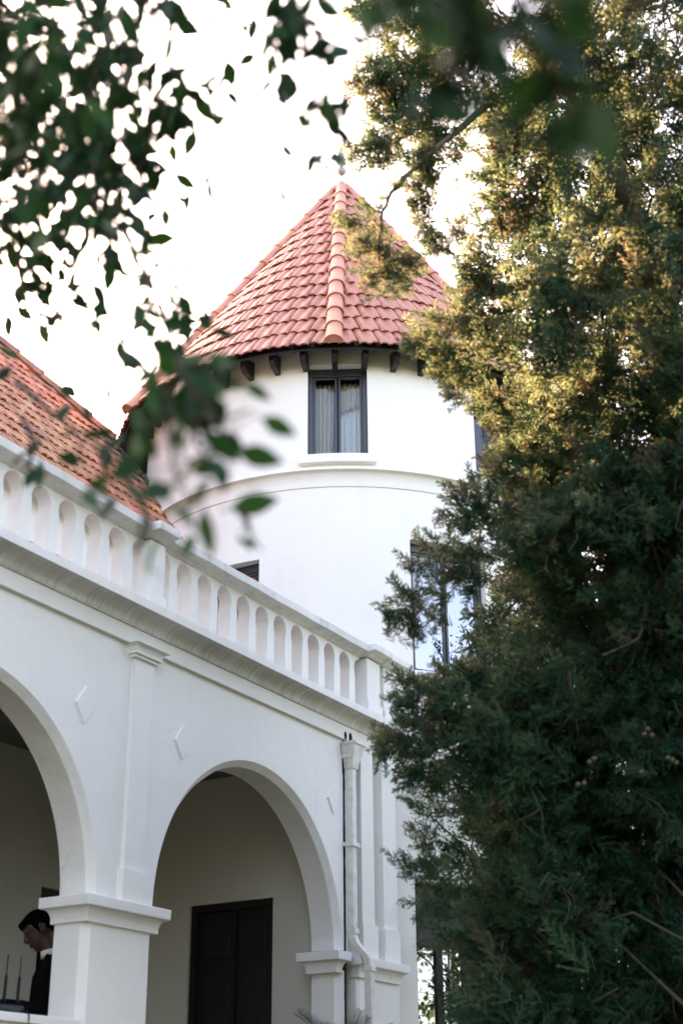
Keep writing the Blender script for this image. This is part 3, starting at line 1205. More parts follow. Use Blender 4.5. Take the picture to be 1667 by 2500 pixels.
# string course: cavetto under a thin lip
sc_prof = [(RT - 0.02, 7.295), (RT + 0.010, 7.300), (RT + 0.012, 7.312)] + [(RT + 0.012 + 0.055 * (1 - math.cos(t)), 7.312 + 0.13 * math.sin(t)) for t in [PI / 2 * i / 8 for i in range(1, 9)]] + [(RT + 0.078, 7.452), (RT + 0.072, 7.474), (RT - 0.02, 7.500)]
ring_profile('string_course', sc_prof, -180, 180, PLASTER_T, TOWER, 144)


def win_frame(wv):
    """local frame in the plane of the window: x along the chord, y outwards, z up"""
    a0, a1, z0, z1 = wv[:4]
    mid = tang((a0 + a1) / 2)
    half = RT * math.sin(rad((a1 - a0) / 2))
    rr = RT * math.cos(rad((a1 - a0) / 2)) - 0.055
    c = Vector((TX + rr * math.cos(mid), TY + rr * math.sin(mid), 0))
    yv = Vector((math.cos(mid), math.sin(mid), 0))
    xv = Vector((-math.sin(mid), math.cos(mid), 0))
    M = Matrix(((xv.x, yv.x, 0, c.x), (xv.y, yv.y, 0, c.y), (0, 0, 1, 0), (0, 0, 0, 1)))
    return M, half, z0, z1


CURTAINS = []


def tower_window(wv, sill=True):
    M, h, z0, z1 = win_frame(wv)
    m = MB()
    e = 0.003
    fw = 0.050
    m.box(-h + e, -h + fw, -0.08, -0.02, z0 + e, z1 - e, M)
    m.box(h - fw, h - e, -0.08, -0.02, z0 + e, z1 - e, M)
    m.box(-h + fw, h - fw, -0.08, -0.02, z1 - 0.085, z1 - e, M)
    m.box(-h + fw, h - fw, -0.08, -0.02, z0 + e, z0 + 0.035, M)
    fr = bevel(m.build('window', FRAME, TOWER), 0.004)
    zt, zb = z1 - 0.085, z0 + 0.035
    mids = [0.0]
    for s in (-1, 1):
        a, b = (-h + fw, -0.004) if s < 0 else (0.004, h - fw)
        sash = MB()
        sw = 0.024
        yy0, yy1 = (-0.066, -0.034) if s < 0 else (-0.062, -0.030)
        sash.box(a + .001, a + sw, yy0, yy1, zb, zt - .001, M)
        sash.box(b - sw, b - .001, yy0, yy1, zb, zt - .001, M)
        sash.box(a + sw, b - sw, yy0, yy1, zt - sw, zt - .001, M)
        sash.box(a + sw, b - sw, yy0, yy1, zb, zb + sw, M)
        bevel(sash.build('sash', FRAME, fr), 0.004)
        p = MB()
        p.box(a + sw, b - sw, -0.052, -0.046, zb + sw, zt - sw, M)
        p.build('pane', GLASS if wv[4] == 'upper' else GLASS_R, fr)
    if sill:
        z_s = z0
        ring_profile('sill', [(RT - 0.10, z_s - 0.105), (RT + 0.062, z_s - 0.105), (RT + 0.066, z_s - 0.028), (RT + 0.02, z_s + 0.002), (RT - 0.10, z_s + 0.004)], wv[0] - 2.1, wv[1] + 1.9, PLASTER_T, fr, 12, False)
    return M, h, z0, z1


for i, wv in enumerate(WINS):
    if wv[4] == 'door':
        continue
    M, h, z0, z1 = tower_window(wv)
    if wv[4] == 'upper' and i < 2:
        # gathered curtains just inside the glass: one full-length, one cut short over a white sheet painted as reflected sky
        for s, za, zb, yb, mtl, txt in ((-1, z0 + 0.02, z1 - 0.10, -0.16, CURT, 'beige gathered full-length curtain'), (1, z0 + 0.56 * (z1 - z0), z1 - 0.10, -0.15, CURT, 'beige gathered curtain cut short for the reflection'), (1, z0 + 0.02, z1 - 0.25, -0.20, PANE_REFL, 'white sheet standing in for reflected sky below the short curtain')):
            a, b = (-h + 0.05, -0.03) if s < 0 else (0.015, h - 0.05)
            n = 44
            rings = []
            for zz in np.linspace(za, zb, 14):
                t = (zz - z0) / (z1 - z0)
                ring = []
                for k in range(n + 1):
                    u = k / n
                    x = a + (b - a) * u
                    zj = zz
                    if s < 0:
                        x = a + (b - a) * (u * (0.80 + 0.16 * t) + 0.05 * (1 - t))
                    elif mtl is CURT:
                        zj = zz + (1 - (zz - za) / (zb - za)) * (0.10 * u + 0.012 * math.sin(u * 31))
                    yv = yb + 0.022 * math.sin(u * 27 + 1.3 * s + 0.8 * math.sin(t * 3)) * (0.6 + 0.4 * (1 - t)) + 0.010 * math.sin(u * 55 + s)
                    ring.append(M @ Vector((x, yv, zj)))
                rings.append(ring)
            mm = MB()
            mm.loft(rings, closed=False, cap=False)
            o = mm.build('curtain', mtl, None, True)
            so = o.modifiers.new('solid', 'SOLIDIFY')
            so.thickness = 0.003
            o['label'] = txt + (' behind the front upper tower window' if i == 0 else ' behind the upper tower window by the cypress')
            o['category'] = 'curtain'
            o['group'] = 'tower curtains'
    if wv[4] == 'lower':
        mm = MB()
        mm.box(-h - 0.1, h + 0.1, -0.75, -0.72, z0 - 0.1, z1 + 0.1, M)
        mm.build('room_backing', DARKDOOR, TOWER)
# ground-floor glazed doors
wv = WINS[4]
M, h, z0, z1 = win_frame(wv)
m = MB()
m.box(-h + .003, -h + 0.05, -0.08, -0.02, z0, z1 - .003, M)
m.box(h - 0.05, h - .003, -0.08, -0.02, z0, z1 - .003, M)
m.box(-h + 0.05, h - 0.05, -0.08, -0.015, 3.165, z1 - .003, M)
for k in range(1, 4):
    xk = -h + 2 * h * k / 4
    m.box(xk - 0.03, xk + 0.03, -0.078, -0.022, z0, 3.165, M)
fr = m.build('glazed_door', DARKDOOR, TOWER)
for k in range(4):
    xa, xb = -h + 2 * h * k / 4 + 0.03, -h + 2 * h * (k + 1) / 4 - 0.03
    if k == 0:
        xa = -h + 0.05
    if k == 3:
        xb = h - 0.05
    p = MB()
    p.box(xa, xb, -0.056, -0.048, z0, 3.165, M)
    p.build('pane', GLASS_R, fr)
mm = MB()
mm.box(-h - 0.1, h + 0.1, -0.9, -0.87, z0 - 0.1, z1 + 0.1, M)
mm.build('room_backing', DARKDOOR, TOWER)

# roof cone
RE, ZE, ZA = 2.47, 8.665, 12.40
TANR = (ZA - ZE) / RE
SLOPE = math.atan(TANR)
mm = MB()
apex = Vector((TX, TY, ZA - 0.06))
ringv = [tp(a, RE - 0.04, ZE - 0.035) for a in np.linspace(-180, 177, 120)]
V = [apex] + ringv
Fc = [(0, i + 1, (i + 1) % 120 + 1) for i in range(120)]
troof = part('roof', V, Fc, MORTAR, TOWER, recalc=False)
# open rafter tails under the tiles
rt = MB()
rt.loft([[Vector((sx * 0.026, y, z)) for sx, z in ((-1, zb), (1, zb), (1, zt), (-1, zt))] for y, zb, zt in ((-0.03, -0.105, 0.10), (0.145, -0.092, 0.06), (0.20, -0.050, 0.012))])
rt_me = rt.me('rafter_tail')
rt_me.materials.append(BLACKWOOD)
ring_profile('tilting_fillet', [(RE - 0.075, 8.655), (RE - 0.045, 8.628), (RE - 0.030, 8.640), (RE - 0.06, 8.668)], -180, 180, BLACKWOOD, TOWER, 120)
ring_profile('underlay', [(RE - 0.06, 8.672), (RE - 0.05, 8.675), (RT - 0.04, 9.165), (RT - 0.05, 9.150)], -180, 180, BLACKWOOD, TOWER, 120)
for k in range(48):
    a = -2.1 + 7.5 * k
    A_ = tang(a)
    yv = Vector((math.cos(A_), math.sin(A_), 0))
    xv = Vector((-math.sin(A_), math.cos(A_), 0))
    p = tp(a, RT, 8.655)
    link('rafter_tail', rt_me, None, TOWER, frame_matrix(p, xv, yv, Vector((0, 0, 1))))

GA = 0.287
HIP0 = -2.0
rowr = []
far_tiles = []
for sct in range(6):
    ac = HIP0 + 30 + 60 * sct
    if ac > 180:
        ac -= 360
    row = 0
    while True:
        r = RE - row * GA * math.cos(SLOPE)
        if r < 0.16:
            break
        zr = ZE + (RE - r) * TANR
        rm = r - 0.5 * GA * math.cos(SLOPE)
        lim = max(rm, 0.02) * math.sin(rad(30)) + 0.045
        nt = int(lim / TW) + 2
        for kk in range(-nt, nt + 1):
            u = (kk + 0.5 * (row % 2)) * TW
            if abs(u) > lim or abs(u) > r * 0.72:
                continue
            f1 = math.asin(u / r)
            r2 = r - GA * 0.9 * math.cos(SLOPE)
            f2 = math.asin(max(-0.8, min(0.8, u / max(r2, 0.2)))) if r2 > 0.2 else f1
            p1 = tp(ac + math.degrees(f1), r, zr)
            p2 = tp(ac + math.degrees(f1) * 0.35 + math.degrees(f2) * 0.65, max(r2, 0.05), ZE + (RE - max(r2, 0.05)) * TANR)
            vd = (p2 - p1).normalized()
            at = tang(ac + math.degrees(f1))
            nn = Vector((math.cos(at) * math.sin(SLOPE), math.sin(at) * math.sin(SLOPE), math.cos(SLOPE)))
            nn = (nn - vd * nn.dot(vd)).normalized()
            uu = vd.cross(nn).normalized()
            jit = Euler((random.gauss(0, .010), random.gauss(0, .012), random.gauss(0, .008))).to_matrix().to_4x4()
            Mx = frame_matrix(p1 + nn * random.uniform(-.002, .003), uu, vd, nn) @ jit
            if sct in (0, 5):
                link('roof_tile', tile_tower, None, troof, Mx)
            else:
                far_tiles.append(Mx)
        row += 1
join_instances('unseen_roof_tiles', tile_tower, far_tiles, troof, TILE)
hip_me = barrel_mesh('hip_tile', 0.38, 0.088, 0.072, False, TILE_HIP)
hip_end = barrel_mesh('hip_tile', 0.38, 0.094, 0.074, True, TILE_HIP)
for sct in range(6):
    a = HIP0 + 60 * sct
    p0 = tp(a, RE + 0.03, ZE - 0.03)
    p1 = Vector((TX, TY, ZA))
    vd = (p1 - p0).normalized()
    A_ = tang(a)
    nn = Vector((math.cos(A_) * math.sin(SLOPE), math.sin(A_) * math.sin(SLOPE), math.cos(SLOPE)))
    nn = (nn - vd * nn.dot(vd)).normalized()
    uu = vd.cross(nn).normalized()
    Lh = (p1 - p0).length
    k = 0
    while k * 0.338 < Lh - 0.28:
        sc_ = 1.0 - 0.30 * (k * 0.338 / Lh) ** 3
        Mx = frame_matrix(p0 + vd * (k * 0.338) + nn * 0.022, uu, vd, nn) @ Matrix.Rotation(random.gauss(0, .01), 4, 'Z') @ Matrix.Diagonal((sc_, 1, sc_, 1))
        link('hip_tile', hip_end if k == 0 else hip_me, None, troof, Mx)
        k += 1
# apex cap and finial
m = MB()
rings = []
for r, z in ((0.165, 12.235), (0.172, 12.262), (0.125, 12.325), (0.07, 12.39), (0.03, 12.44), (0.012, 12.47)):
    rings.append([Vector((TX + r * (1 + 0.07 * math.cos(6 * t)) * math.cos(t + FACE + rad(HIP0)), TY + r * (1 + 0.07 * math.cos(6 * t)) * math.sin(t + FACE + rad(HIP0)), z)) for t in [2 * PI * i / 36 for i in range(36)]])
m.loft(rings)
m.build('apex_cap', TILE_HIP, troof, True)
m = MB()
m.tube([(TX, TY, 12.44), (TX, TY, 12.60)], 0.012, 8)
for r, z0_, in ((0.05, 12.60),):
    m.ball((TX, TY, 12.605), 0.060, 0.060, 0.060, nu=16, nv=10)
m.loft([[Vector((TX + 0.063 * math.cos(t), TY + 0.063 * math.sin(t), z)) for t in [2 * PI * i / 16 for i in range(16)]] for z in (12.597, 12.613)])
m.tube([(TX, TY, 12.665), (TX, TY, 12.70)], [0.03, 0.022], 10)
sq = lambda r, z: [Vector((TX + r * math.cos(t), TY + r * math.sin(t), z)) for t in [FACE + 0.5 + PI / 2 * i for i in range(4)]]
m.loft([sq(0.022, 12.695), sq(0.070, 12.715), sq(0.066, 12.75), sq(0.010, 13.00)])
m.build('finial', GREYMETAL, troof)

# ------------------------------------------------------------------ foliage generators


def quads_to_obj(name, Vq, tint, material, parent, smooth=False):
    """Vq: (n,k,3) array of leaf faces; tint: (n,) 0..1"""
    n, k = Vq.shape[:2]
    me = bpy.data.meshes.new(name)
    me.vertices.add(n * k)
    me.vertices.foreach_set('co', Vq.reshape(-1).astype(np.float32))
    me.loops.add(n * k)
    me.loops.foreach_set('vertex_index', np.arange(n * k, dtype=np.int32))
    me.polygons.add(n)
    me.polygons.foreach_set('loop_start', np.arange(0, n * k, k, dtype=np.int32))
    me.update(calc_edges=True)
    at = me.attributes.new('tint', 'FLOAT', 'FACE')
    at.data.foreach_set('value', tint.astype(np.float32))
    return link(name, me, material, parent)


def spray_template(rng, length=0.30):
    """one cypress spray: plume of side branchlets all round an axis, each set with short scale-leaf twiglets"""
    Q = []

    def sliver(p, d, l, w):
        d = d / (np.linalg.norm(d) + 1e-9)
        s = np.cross(d, rng.normal(0, 1, 3))
        s /= np.linalg.norm(s) + 1e-9
        Q.append([p + s * w, p - s * w, p + d * l])

    ax = np.array([0, 0, 1.0])
    nb = 17
    for i in range(nb):
        t = (i + 0.5) / nb
        ph = i * 2.4 + rng.uniform(-.5, .5)
        p = ax * (t * length) + rng.normal(0, .004, 3)
        out = np.array([math.cos(ph), math.sin(ph), 0])
        d = out * 0.68 + ax * 0.74
        d /= np.linalg.norm(d)
        bl = length * (0.34 * (1 - t) ** .8 + 0.10) * rng.uniform(.7, 1.15)
        nt = 6 if t < .6 else 4
        sliver(p, d, bl, 0.0045)
        for j in range(nt):
            s = (j + 0.6) / nt
            q = p + d * bl * s
            for sg in (-1, 1):
                side = np.cross(d, ax) * sg + rng.normal(0, .45, 3)
                sliver(q, d * 0.8 + side * 0.65, 0.020 + 0.024 * (1.1 - s) * rng.uniform(.6, 1.2), 0.0068)
    for i in range(7):
        sliver(ax * length * (0.5 + .08 * i), ax + rng.normal(0, .35, 3), length * .13, 0.0055)
    return np.array(Q)


def orient(axis, rng, n):
    """random frames whose z follows axis (n,3)"""
    z = axis / np.linalg.norm(axis, axis=1, keepdims=True)
    h = rng.normal(0, 1, (n, 3))
    x = np.cross(h, z)
    x /= np.linalg.norm(x, axis=1, keepdims=True)
    y = np.cross(z, x)
    return np.stack([x, y, z], axis=2)


# ------------------------------------------------------------------ cypress
CY = empty('cypress_tree', (7.95, -4.35, 0), 'tall shaggy cypress with drooping boughs and sunlit upper crown beside tower', 'tree')
trunk_pts = [Vector(p) for p in ((7.95, -4.35, -0.1), (7.78, -4.15, 1.5), (7.60, -3.90, 3.6), (7.397, -3.608, 5.87), (7.05, -3.55, 6.6), (6.70, -3.53, 7.14), (6.45, -3.52, 7.9), (6.28, -3.5, 8.9), (6.15, -3.45, 10.2), (6.1, -3.4, 12.0), (6.1, -3.4, 13.6))]
trunk_r = [0.24, 0.19, 0.165, 0.125, 0.105, 0.095, 0.085, 0.075, 0.06, 0.035, 0.012]
m = MB()


def wobble(pts, rads, per, amp):
    P, Rr = [], []
    for i in range(len(pts) - 1):
        for k in range(per):
            t = k / per
            P.append(pts[i].lerp(pts[i + 1], t) + Vector((random.gauss(0, amp), random.gauss(0, amp), 0)))
            Rr.append((rads[i] + (rads[i + 1] - rads[i]) * t) * random.uniform(.88, 1.12))
    P.append(pts[-1])
    Rr.append(rads[-1])
    return P, Rr


TP, TR = wobble(trunk_pts, trunk_r, 6, 0.012)
m.tube(TP, TR, 12)
m.build('trunk', BARK, CY, True)


def trunk_at(z):
    for i in range(len(trunk_pts) - 1):
        a, b = trunk_pts[i], trunk_pts[i + 1]
        if a.z <= z <= b.z:
            return a.lerp(b, (z - a.z) / (b.z - a.z))
    return trunk_pts[-1].copy() if z > 5 else trunk_pts[0].copy()


# clumps: (photo x, y, depth, radius px, number of sprays, dryness)
clumps = []


def C_(x, y, d, r, n, dry=0.1):
    clumps.append((x, y, d, r, n, dry))


# upper left bough hanging over the tower roof
for c in ((905, 15, 8.2, 45, 26), (985, 20, 8.1, 50, 30), (1060, 60, 8.2, 60, 34), (950, 120, 8.0, 40, 14), (925, 160, 7.9, 45, 26), (900, 215, 7.9, 40, 24, .5), (955, 230, 7.9, 50, 30, .3),
          (920, 265, 7.8, 40, 24, .5), (1005, 190, 7.9, 55, 30), (1010, 275, 7.9, 55, 34), (1060, 300, 8.0, 50, 28), (945, 330, 7.8, 40, 20), (905, 350, 7.8, 38, 22), (880, 385, 7.8, 34, 20), (930, 385, 7.8, 36, 20),
          (1000, 360, 7.9, 46, 26), (1050, 390, 7.9, 46, 26), (1035, 440, 7.9, 40, 26), (1090, 350, 8.0, 42, 20), (1130, 360, 8.0, 30, 12), (1110, 200, 8.1, 60, 34), (1060, 140, 8.1, 60, 30),
          (1010, 470, 7.9, 30, 16, .45), (1045, 500, 7.9, 34, 20, .5), (1030, 540, 7.9, 34, 20, .3), (1050, 585, 7.9, 34, 20, .2), (1075, 610, 7.9, 30, 16, .2), (1095, 560, 7.95, 32, 18, .6), (1120, 545, 8.0, 28, 14, .2), (1110, 600, 8.0, 26, 12, .2),
          (1112, 455, 7.9, 12, 5, .8)):
    C_(*c)
# bough in front of the roof
for c in ((960, 470, 7.7, 24, 10, .3), (925, 500, 7.7, 28, 14, .2), (890, 505, 7.65, 26, 12), (865, 545, 7.6, 30, 18, .1), (835, 550, 7.6, 20, 8, .1), (885, 590, 7.6, 32, 20, .3), (925, 570, 7.65, 30, 16, .5),
          (925, 620, 7.6, 34, 20, .5), (950, 655, 7.6, 34, 20, .4), (915, 690, 7.6, 30, 18, .3), (940, 710, 7.6, 24, 10, .1), (985, 650, 7.6, 36, 22, .3), (1015, 640, 7.65, 30, 18, .1), (985, 690, 7.6, 30, 16, .2), (890, 640, 7.6, 20, 6, .3)):
    C_(*c)
# left edge of the main mass, from top to bottom
for c in ((1215, 300, 8.2, 60, 34, .5), (1190, 370, 8.2, 45, 20, .4), (1230, 420, 8.2, 50, 24, .2), (1200, 470, 8.2, 40, 14, .3), (1240, 520, 8.2, 60, 26, .2), (1195, 560, 8.2, 40, 18, .1), (1170, 640, 8.1, 45, 26, .1), (1160, 690, 8.1, 45, 26, .2), (1200, 720, 8.1, 55, 34, .3),
          (1150, 750, 8.0, 40, 24, .2), (1120, 800, 7.9, 45, 26, .2), (1070, 800, 7.8, 36, 20, .1), (1025, 830, 7.7, 30, 18, .1), (1000, 850, 7.7, 24, 14, .05), (1055, 855, 7.8, 36, 22, .1), (1095, 860, 7.9, 40, 22, .2),
          (1100, 920, 7.9, 38, 22, .15), (1140, 900, 8.0, 50, 28, .2), (1115, 955, 7.9, 30, 18, .1), (1175, 985, 8.0, 34, 18), (1235, 1050, 8.0, 40, 22), (1240, 990, 8.1, 50, 26), (1255, 1120, 8.0, 42, 24), (1175, 1195, 8.0, 36, 20),
          (1130, 1230, 7.9, 40, 22), (1115, 1260, 7.9, 34, 16), (1180, 1250, 8.0, 45, 24), (1235, 1190, 8.0, 46, 26), (1150, 1310, 7.9, 40, 16), (1200, 1330, 7.95, 36, 14),
          (1055, 1345, 7.6, 34, 16), (1100, 1345, 7.7, 36, 20), (1140, 1370, 7.7, 40, 22), (1030, 1400, 7.55, 34, 20, .3), (1075, 1400, 7.6, 36, 22, .2), (1115, 1420, 7.7, 34, 18), (1000, 1440, 7.5, 34, 22, .1), (975, 1490, 7.5, 32, 20), (960, 1530, 7.5, 26, 16), (1005, 1510, 7.5, 34, 22), (1025, 1550, 7.5, 28, 16), (1060, 1470, 7.6, 34, 18), (1075, 1530, 7.6, 20, 7), (1150, 1400, 7.7, 34, 14),
          (1000, 1690, 7.5, 34, 20), (965, 1710, 7.45, 30, 18), (1040, 1680, 7.5, 38, 22), (1080, 1640, 7.6, 30, 12), (985, 1760, 7.45, 40, 26), (1040, 1750, 7.5, 44, 28), (945, 1815, 7.4, 30, 18), (925, 1830, 7.4, 20, 10), (985, 1830, 7.45, 40, 26), (1045, 1830, 7.5, 44, 28), (1100, 1770, 7.6, 50, 32), (1100, 1700, 7.6, 46, 26), (1150, 1660, 7.7, 50, 26),
          (1010, 1890, 7.5, 34, 18), (1060, 1900, 7.5, 40, 24), (1110, 1870, 7.6, 46, 28), (1015, 1960, 7.5, 26, 12), (1055, 1965, 7.5, 34, 16), (1015, 2030, 7.5, 24, 12), (1050, 2060, 7.5, 30, 14), (1085, 1990, 7.6, 30, 10), (1130, 1950, 7.6, 44, 24), (1160, 2030, 7.7, 40, 16), (985, 2120, 7.45, 24, 12), (1030, 2110, 7.5, 34, 18), (1060, 2140, 7.5, 40, 20), (1085, 2190, 7.6, 40, 20), (1050, 2230, 7.6, 36, 14), (1110, 2100, 7.7, 44, 20)):
    C_(*c)
# body of the crown: left limit of the mass as a function of height in the picture
lim = [(-250, 1120), (0, 1080), (150, 1130), (260, 1210), (420, 1230), (600, 1200), (720, 1190), (860, 1170), (980, 1225), (1150, 1250), (1220, 1200), (1350, 1240), (1450, 1255), (1560, 1225), (1650, 1150), (1800, 1130), (2000, 1190), (2120, 1170), (2250, 1120), (2400, 1130), (2620, 1140)]


def left_lim(y):
    for (a, xa), (b, xb) in zip(lim, lim[1:]):
        if a <= y <= b:
            return xa + (xb - xa) * (y - a) / (b - a)
    return 1200


placed = []
tries = 0
while len(placed) < 760 and tries < 60000:
    tries += 1
    y = random.uniform(-260, 2650) if random.random() < .6 else random.uniform(1100, 2600)
    x = random.uniform(1080, 2150)
    if x < left_lim(y) + 30:
        continue
    if x > 1720 and random.random() < 0.7:
        continue
    d = random.uniform(7.5, 9.6)
    if x > 1720:
        d = random.uniform(7.3, 8.4)
    if min([((x - a) ** 2 + (y - b) ** 2) + ((d - c) * 70) ** 2 for a, b, c in placed] or [1e9]) < 40 ** 2:
        continue
    placed.append((x, y, d))
    C_(x, y, d, random.uniform(45, 75), random.randint(22, 38), (0.06 if y < 900 else 0.03) + 0.05 * random.random())

tmpl = [spray_template(np.random.default_rng(k), 0.30) for k in range(6)]
VQ, TI = [], []
twigs = MB()
limbs = MB()
dead = MB()
rng = np.random.default_rng(5)
for ci, (x, y, d, rp, ns, dry) in enumerate(clumps):
    c = px(x, y, d)
    r = rp * d / FPX
    tb = trunk_at(min(13.3, c.z - 0.10 * (c - trunk_at(c.z)).length))
    outv = (c - tb)
    outv.z *= 0.4
    outv = outv.normalized() if outv.length > 1e-3 else Vector((1, 0, 0))
    ns = int(ns * 0.62) if ci < 150 else int(ns * (0.28 if y < 520 else 0.38 if y < 900 else 0.50))
    dirs = rng.normal(0, 0.75, (ns, 3)) + np.array(outv) * 0.75 + np.array([0, 0, 0.22])
    cen = np.array(c) + rng.normal(0, 0.55, (ns, 3)) * r
    size = rng.uniform(0.5, 1.0, ns) * min(1.15, max(0.42, r / 0.13))
    cen = cen - dirs / np.linalg.norm(dirs, axis=1, keepdims=True) * (0.12 * size[:, None])
    fr_ = orient(dirs, rng, ns)
    isdry = rng.random(ns) < dry
    base_t = np.where(isdry, rng.uniform(0.8, 1.0, ns), rng.beta(1.6, 2.2, ns) * 0.62)
    for k in range(ns):
        tq = tmpl[rng.integers(0, 6)]
        q = (tq.reshape(-1, 3) * size[k]) @ fr_[k].T + cen[k]
        VQ.append(q.reshape(-1, 3, 3))
        TI.append(np.clip(base_t[k] + rng.normal(0, .06, len(tq)), 0, 1))
    # limb from trunk to clump, rising from lower down the trunk
    if ci > 150 and ci % (6 if y < 1000 else 12) == 0:
        tb2 = trunk_at(max(0.8, tb.z - random.uniform(0.1, 0.9)))
        L_ = (c - tb2).length
        if L_ < 2.2:
            mid1 = tb2.lerp(c, 0.35) + Vector((random.gauss(0, .10), random.gauss(0, .10), -0.04 * L_))
            mid2 = tb2.lerp(c, 0.7) + Vector((random.gauss(0, .08), random.gauss(0, .08), 0.10 * L_))
            r0 = 0.008 + 0.005 * L_
            lb = MB()
            lb.tube([tb2, mid1, mid2, c], [r0, r0 * .7, r0 * .45, 0.003], 5)
            lb.build('limb', TWIG, CY, True, recalc=False)
    # dry hanging twigs inside the crown
    if ci > 160 and random.random() < 0.5:
        for _ in range(3):
            p0 = c + Vector((random.gauss(0, r * .6), random.gauss(0, r * .6), random.gauss(0, r * .4)))
            ln = random.uniform(.10, .30)
            p1 = p0 + Vector((random.gauss(0, .07), random.gauss(0, .07), -ln * .6))
            p2 = p1 + Vector((random.gauss(0, .06), random.gauss(0, .06), -ln * .5))
            twigs.tube([p0, p1, p2], [0.005, 0.0035, 0.0018], 4)
quads_to_obj('crown', np.concatenate(VQ), np.concatenate(TI), CYPRESS, CY)
kinds(twigs.build('dry_twigs', TWIG, CY, True, recalc=False), 'stuff')
# a few stout visible boughs
for pts, rr in (([(1400, 80, 8.5), (1300, 170, 8.3), (1190, 260, 8.0), (1110, 320, 7.9), (1000, 420, 7.75), (955, 470, 7.7), (930, 520, 7.65), (925, 640, 7.62)], 0.026),
                ([(1600, 1290, 8.3), (1490, 1370, 8.0), (1440, 1450, 7.7)], 0.016), ([(1667, 1330, 8.0), (1580, 1480, 7.6), (1560, 1560, 7.5), (1470, 1600, 7.4)], 0.020),
                ([(1480, 690, 8.3), (1390, 730, 7.9), (1330, 760, 7.7)], 0.016),
                ([(1500, 380, 8.4), (1600, 375, 8.2), (1667, 400, 8.1)], 0.02)):
    m = MB()
    P = [px(*p) for p in pts]
    PP, RR = wobble(P, [rr * (1 - 0.75 * i / (len(P) - 1)) for i in range(len(P))], 3, 0.006)
    m.tube(PP, RR, 7)
    m.build('bough', BARK if pts[0][1] < 1000 else TWIG, CY, True)
# cones in small clusters
cone_m = MB()
cone_m.ball((0, 0, 0), 0.013, 0.013, 0.015, nu=8, nv=6)
cone_me = cone_m.me('cone', True)
cone_me.materials.append(CONE)
for cx, cy, d in ((1580, 1780, 7.2), (1590, 1795, 7.2), (1572, 1792, 7.2), (1450, 1852, 7.2), (1438, 1860, 7.2), (1410, 1915, 7.2), (1425, 1912, 7.2), (1640, 1855, 7.2), (1650, 1862, 7.2), (1630, 1850, 7.2), (1565, 1885, 7.2), (1262, 1232, 7.5), (1256, 1236, 7.5), (1100, 1950, 7.3)):
    link('cone', cone_me, None, CY, Matrix.Translation(px(cx, cy, d)) @ Euler((random.random(), random.random(), 0)).to_matrix().to_4x4())

# ------------------------------------------------------------------ overhanging broadleaf tree near the camera
FT = empty('overhanging_tree', (-0.9, -1.9, 0), 'broadleaf tree with glossy dark leaves hanging into view close to the camera', 'tree')


def leaf_mesh(name, length, width, fold, bend):
    prof = [(0.0, 0.03), (0.12, 0.42), (0.30, 0.90), (0.48, 1.0), (0.68, 0.80), (0.85, 0.42), (1.0, 0.015)]
    V, Fc = [], []
    for t, wv in prof:
        z = -bend * t * t * length
        V += [(-wv * width / 2, t * length, z + fold * wv * width), (0, t * length, z), (wv * width / 2, t * length, z + fold * wv * width)]
    for i in range(len(prof) - 1):
        a = i * 3
        Fc += [(a, a + 1, a + 4, a + 3), (a + 1, a + 2, a + 5, a + 4)]
    # petiole
    o = len(V)
    V += [(-0.0012, -0.014, 0.002), (0.0012, -0.014, 0.002), (0.0012, 0.004, 0.0), (-0.0012, 0.004, 0.0)]
    Fc.append((o, o + 1, o + 2, o + 3))
    me = mesh(V, Fc, True, name)
    at = me.attributes.new('tint', 'FLOAT', 'FACE')
    return me


leafs = []
for k in range(5):
    me = leaf_mesh('leaf', 0.052 + 0.004 * k, 0.029 + 0.002 * (k % 3), 0.04 + 0.04 * (k % 2), 0.05 + 0.05 * (k % 3))
    me.attributes['tint'].data.foreach_set('value', np.full(len(me.polygons), (0.15, 0.3, 0.5, 0.08, 0.75)[k], np.float32))
    me.materials.append(FICUS)
    leafs.append(me)

strands = []      # polyline in photo px with depth, leaf count


def strand(n, *pts, spread=0.05, size=1.0):
    d = pts[0][2]
    k = 1.5 if d > 2.15 else (1.3 if d > 1.6 else 1.2)
    strands.append((n, [px(x, y, dd * k) for x, y, dd in pts], spread * k, size * (1.1 if k > 1.4 else 1.0)))


# curtain of leaves at the upper left
strand(175, (-60, -80, 3.0), (60, 60, 2.9), (40, 260, 2.85), (60, 420, 2.8), (30, 560, 2.8), (60, 690, 2.8), spread=.075)
strand(140, (80, -80, 2.8), (150, 80, 2.7), (120, 260, 2.7), (170, 430, 2.65), (140, 560, 2.7), spread=.06)
strand(150, (160, -80, 2.9), (260, 40, 2.8), (300, 170, 2.75), (250, 330, 2.7), (290, 470, 2.7), (250, 560, 2.7), spread=.062)
strand(140, (300, -90, 2.5), (370, 20, 2.4), (390, 130, 2.4), (360, 230, 2.45), (370, 330, 2.5), (340, 420, 2.55), spread=.052)
strand(125, (220, 300, 2.8), (300, 420, 2.7), (300, 540, 2.65), (330, 640, 2.6), (370, 720, 2.6), (410, 800, 2.6), (420, 860, 2.55), spread=.045)
strand(120, (-60, 200, 2.6), (10, 330, 2.5), (20, 500, 2.5), (-10, 640, 2.5), spread=.065)
strand(120, (-40, 40, 2.0), (60, 90, 2.0), (90, 200, 2.0), (20, 300, 2.05), (60, 420, 2.1), spread=.05)
strand(105, (200, 120, 2.3), (230, 260, 2.3), (190, 380, 2.35), (230, 500, 2.35), (290, 590, 2.4), spread=.045)
strand(26, (30, 620, 2.7), (60, 700, 2.7), (100, 740, 2.7), (190, 790, 2.7), spread=.06)
strand(10, (150, 640, 2.7), (220, 680, 2.7), (140, 740, 2.7), (180, 850, 2.6), spread=.05)
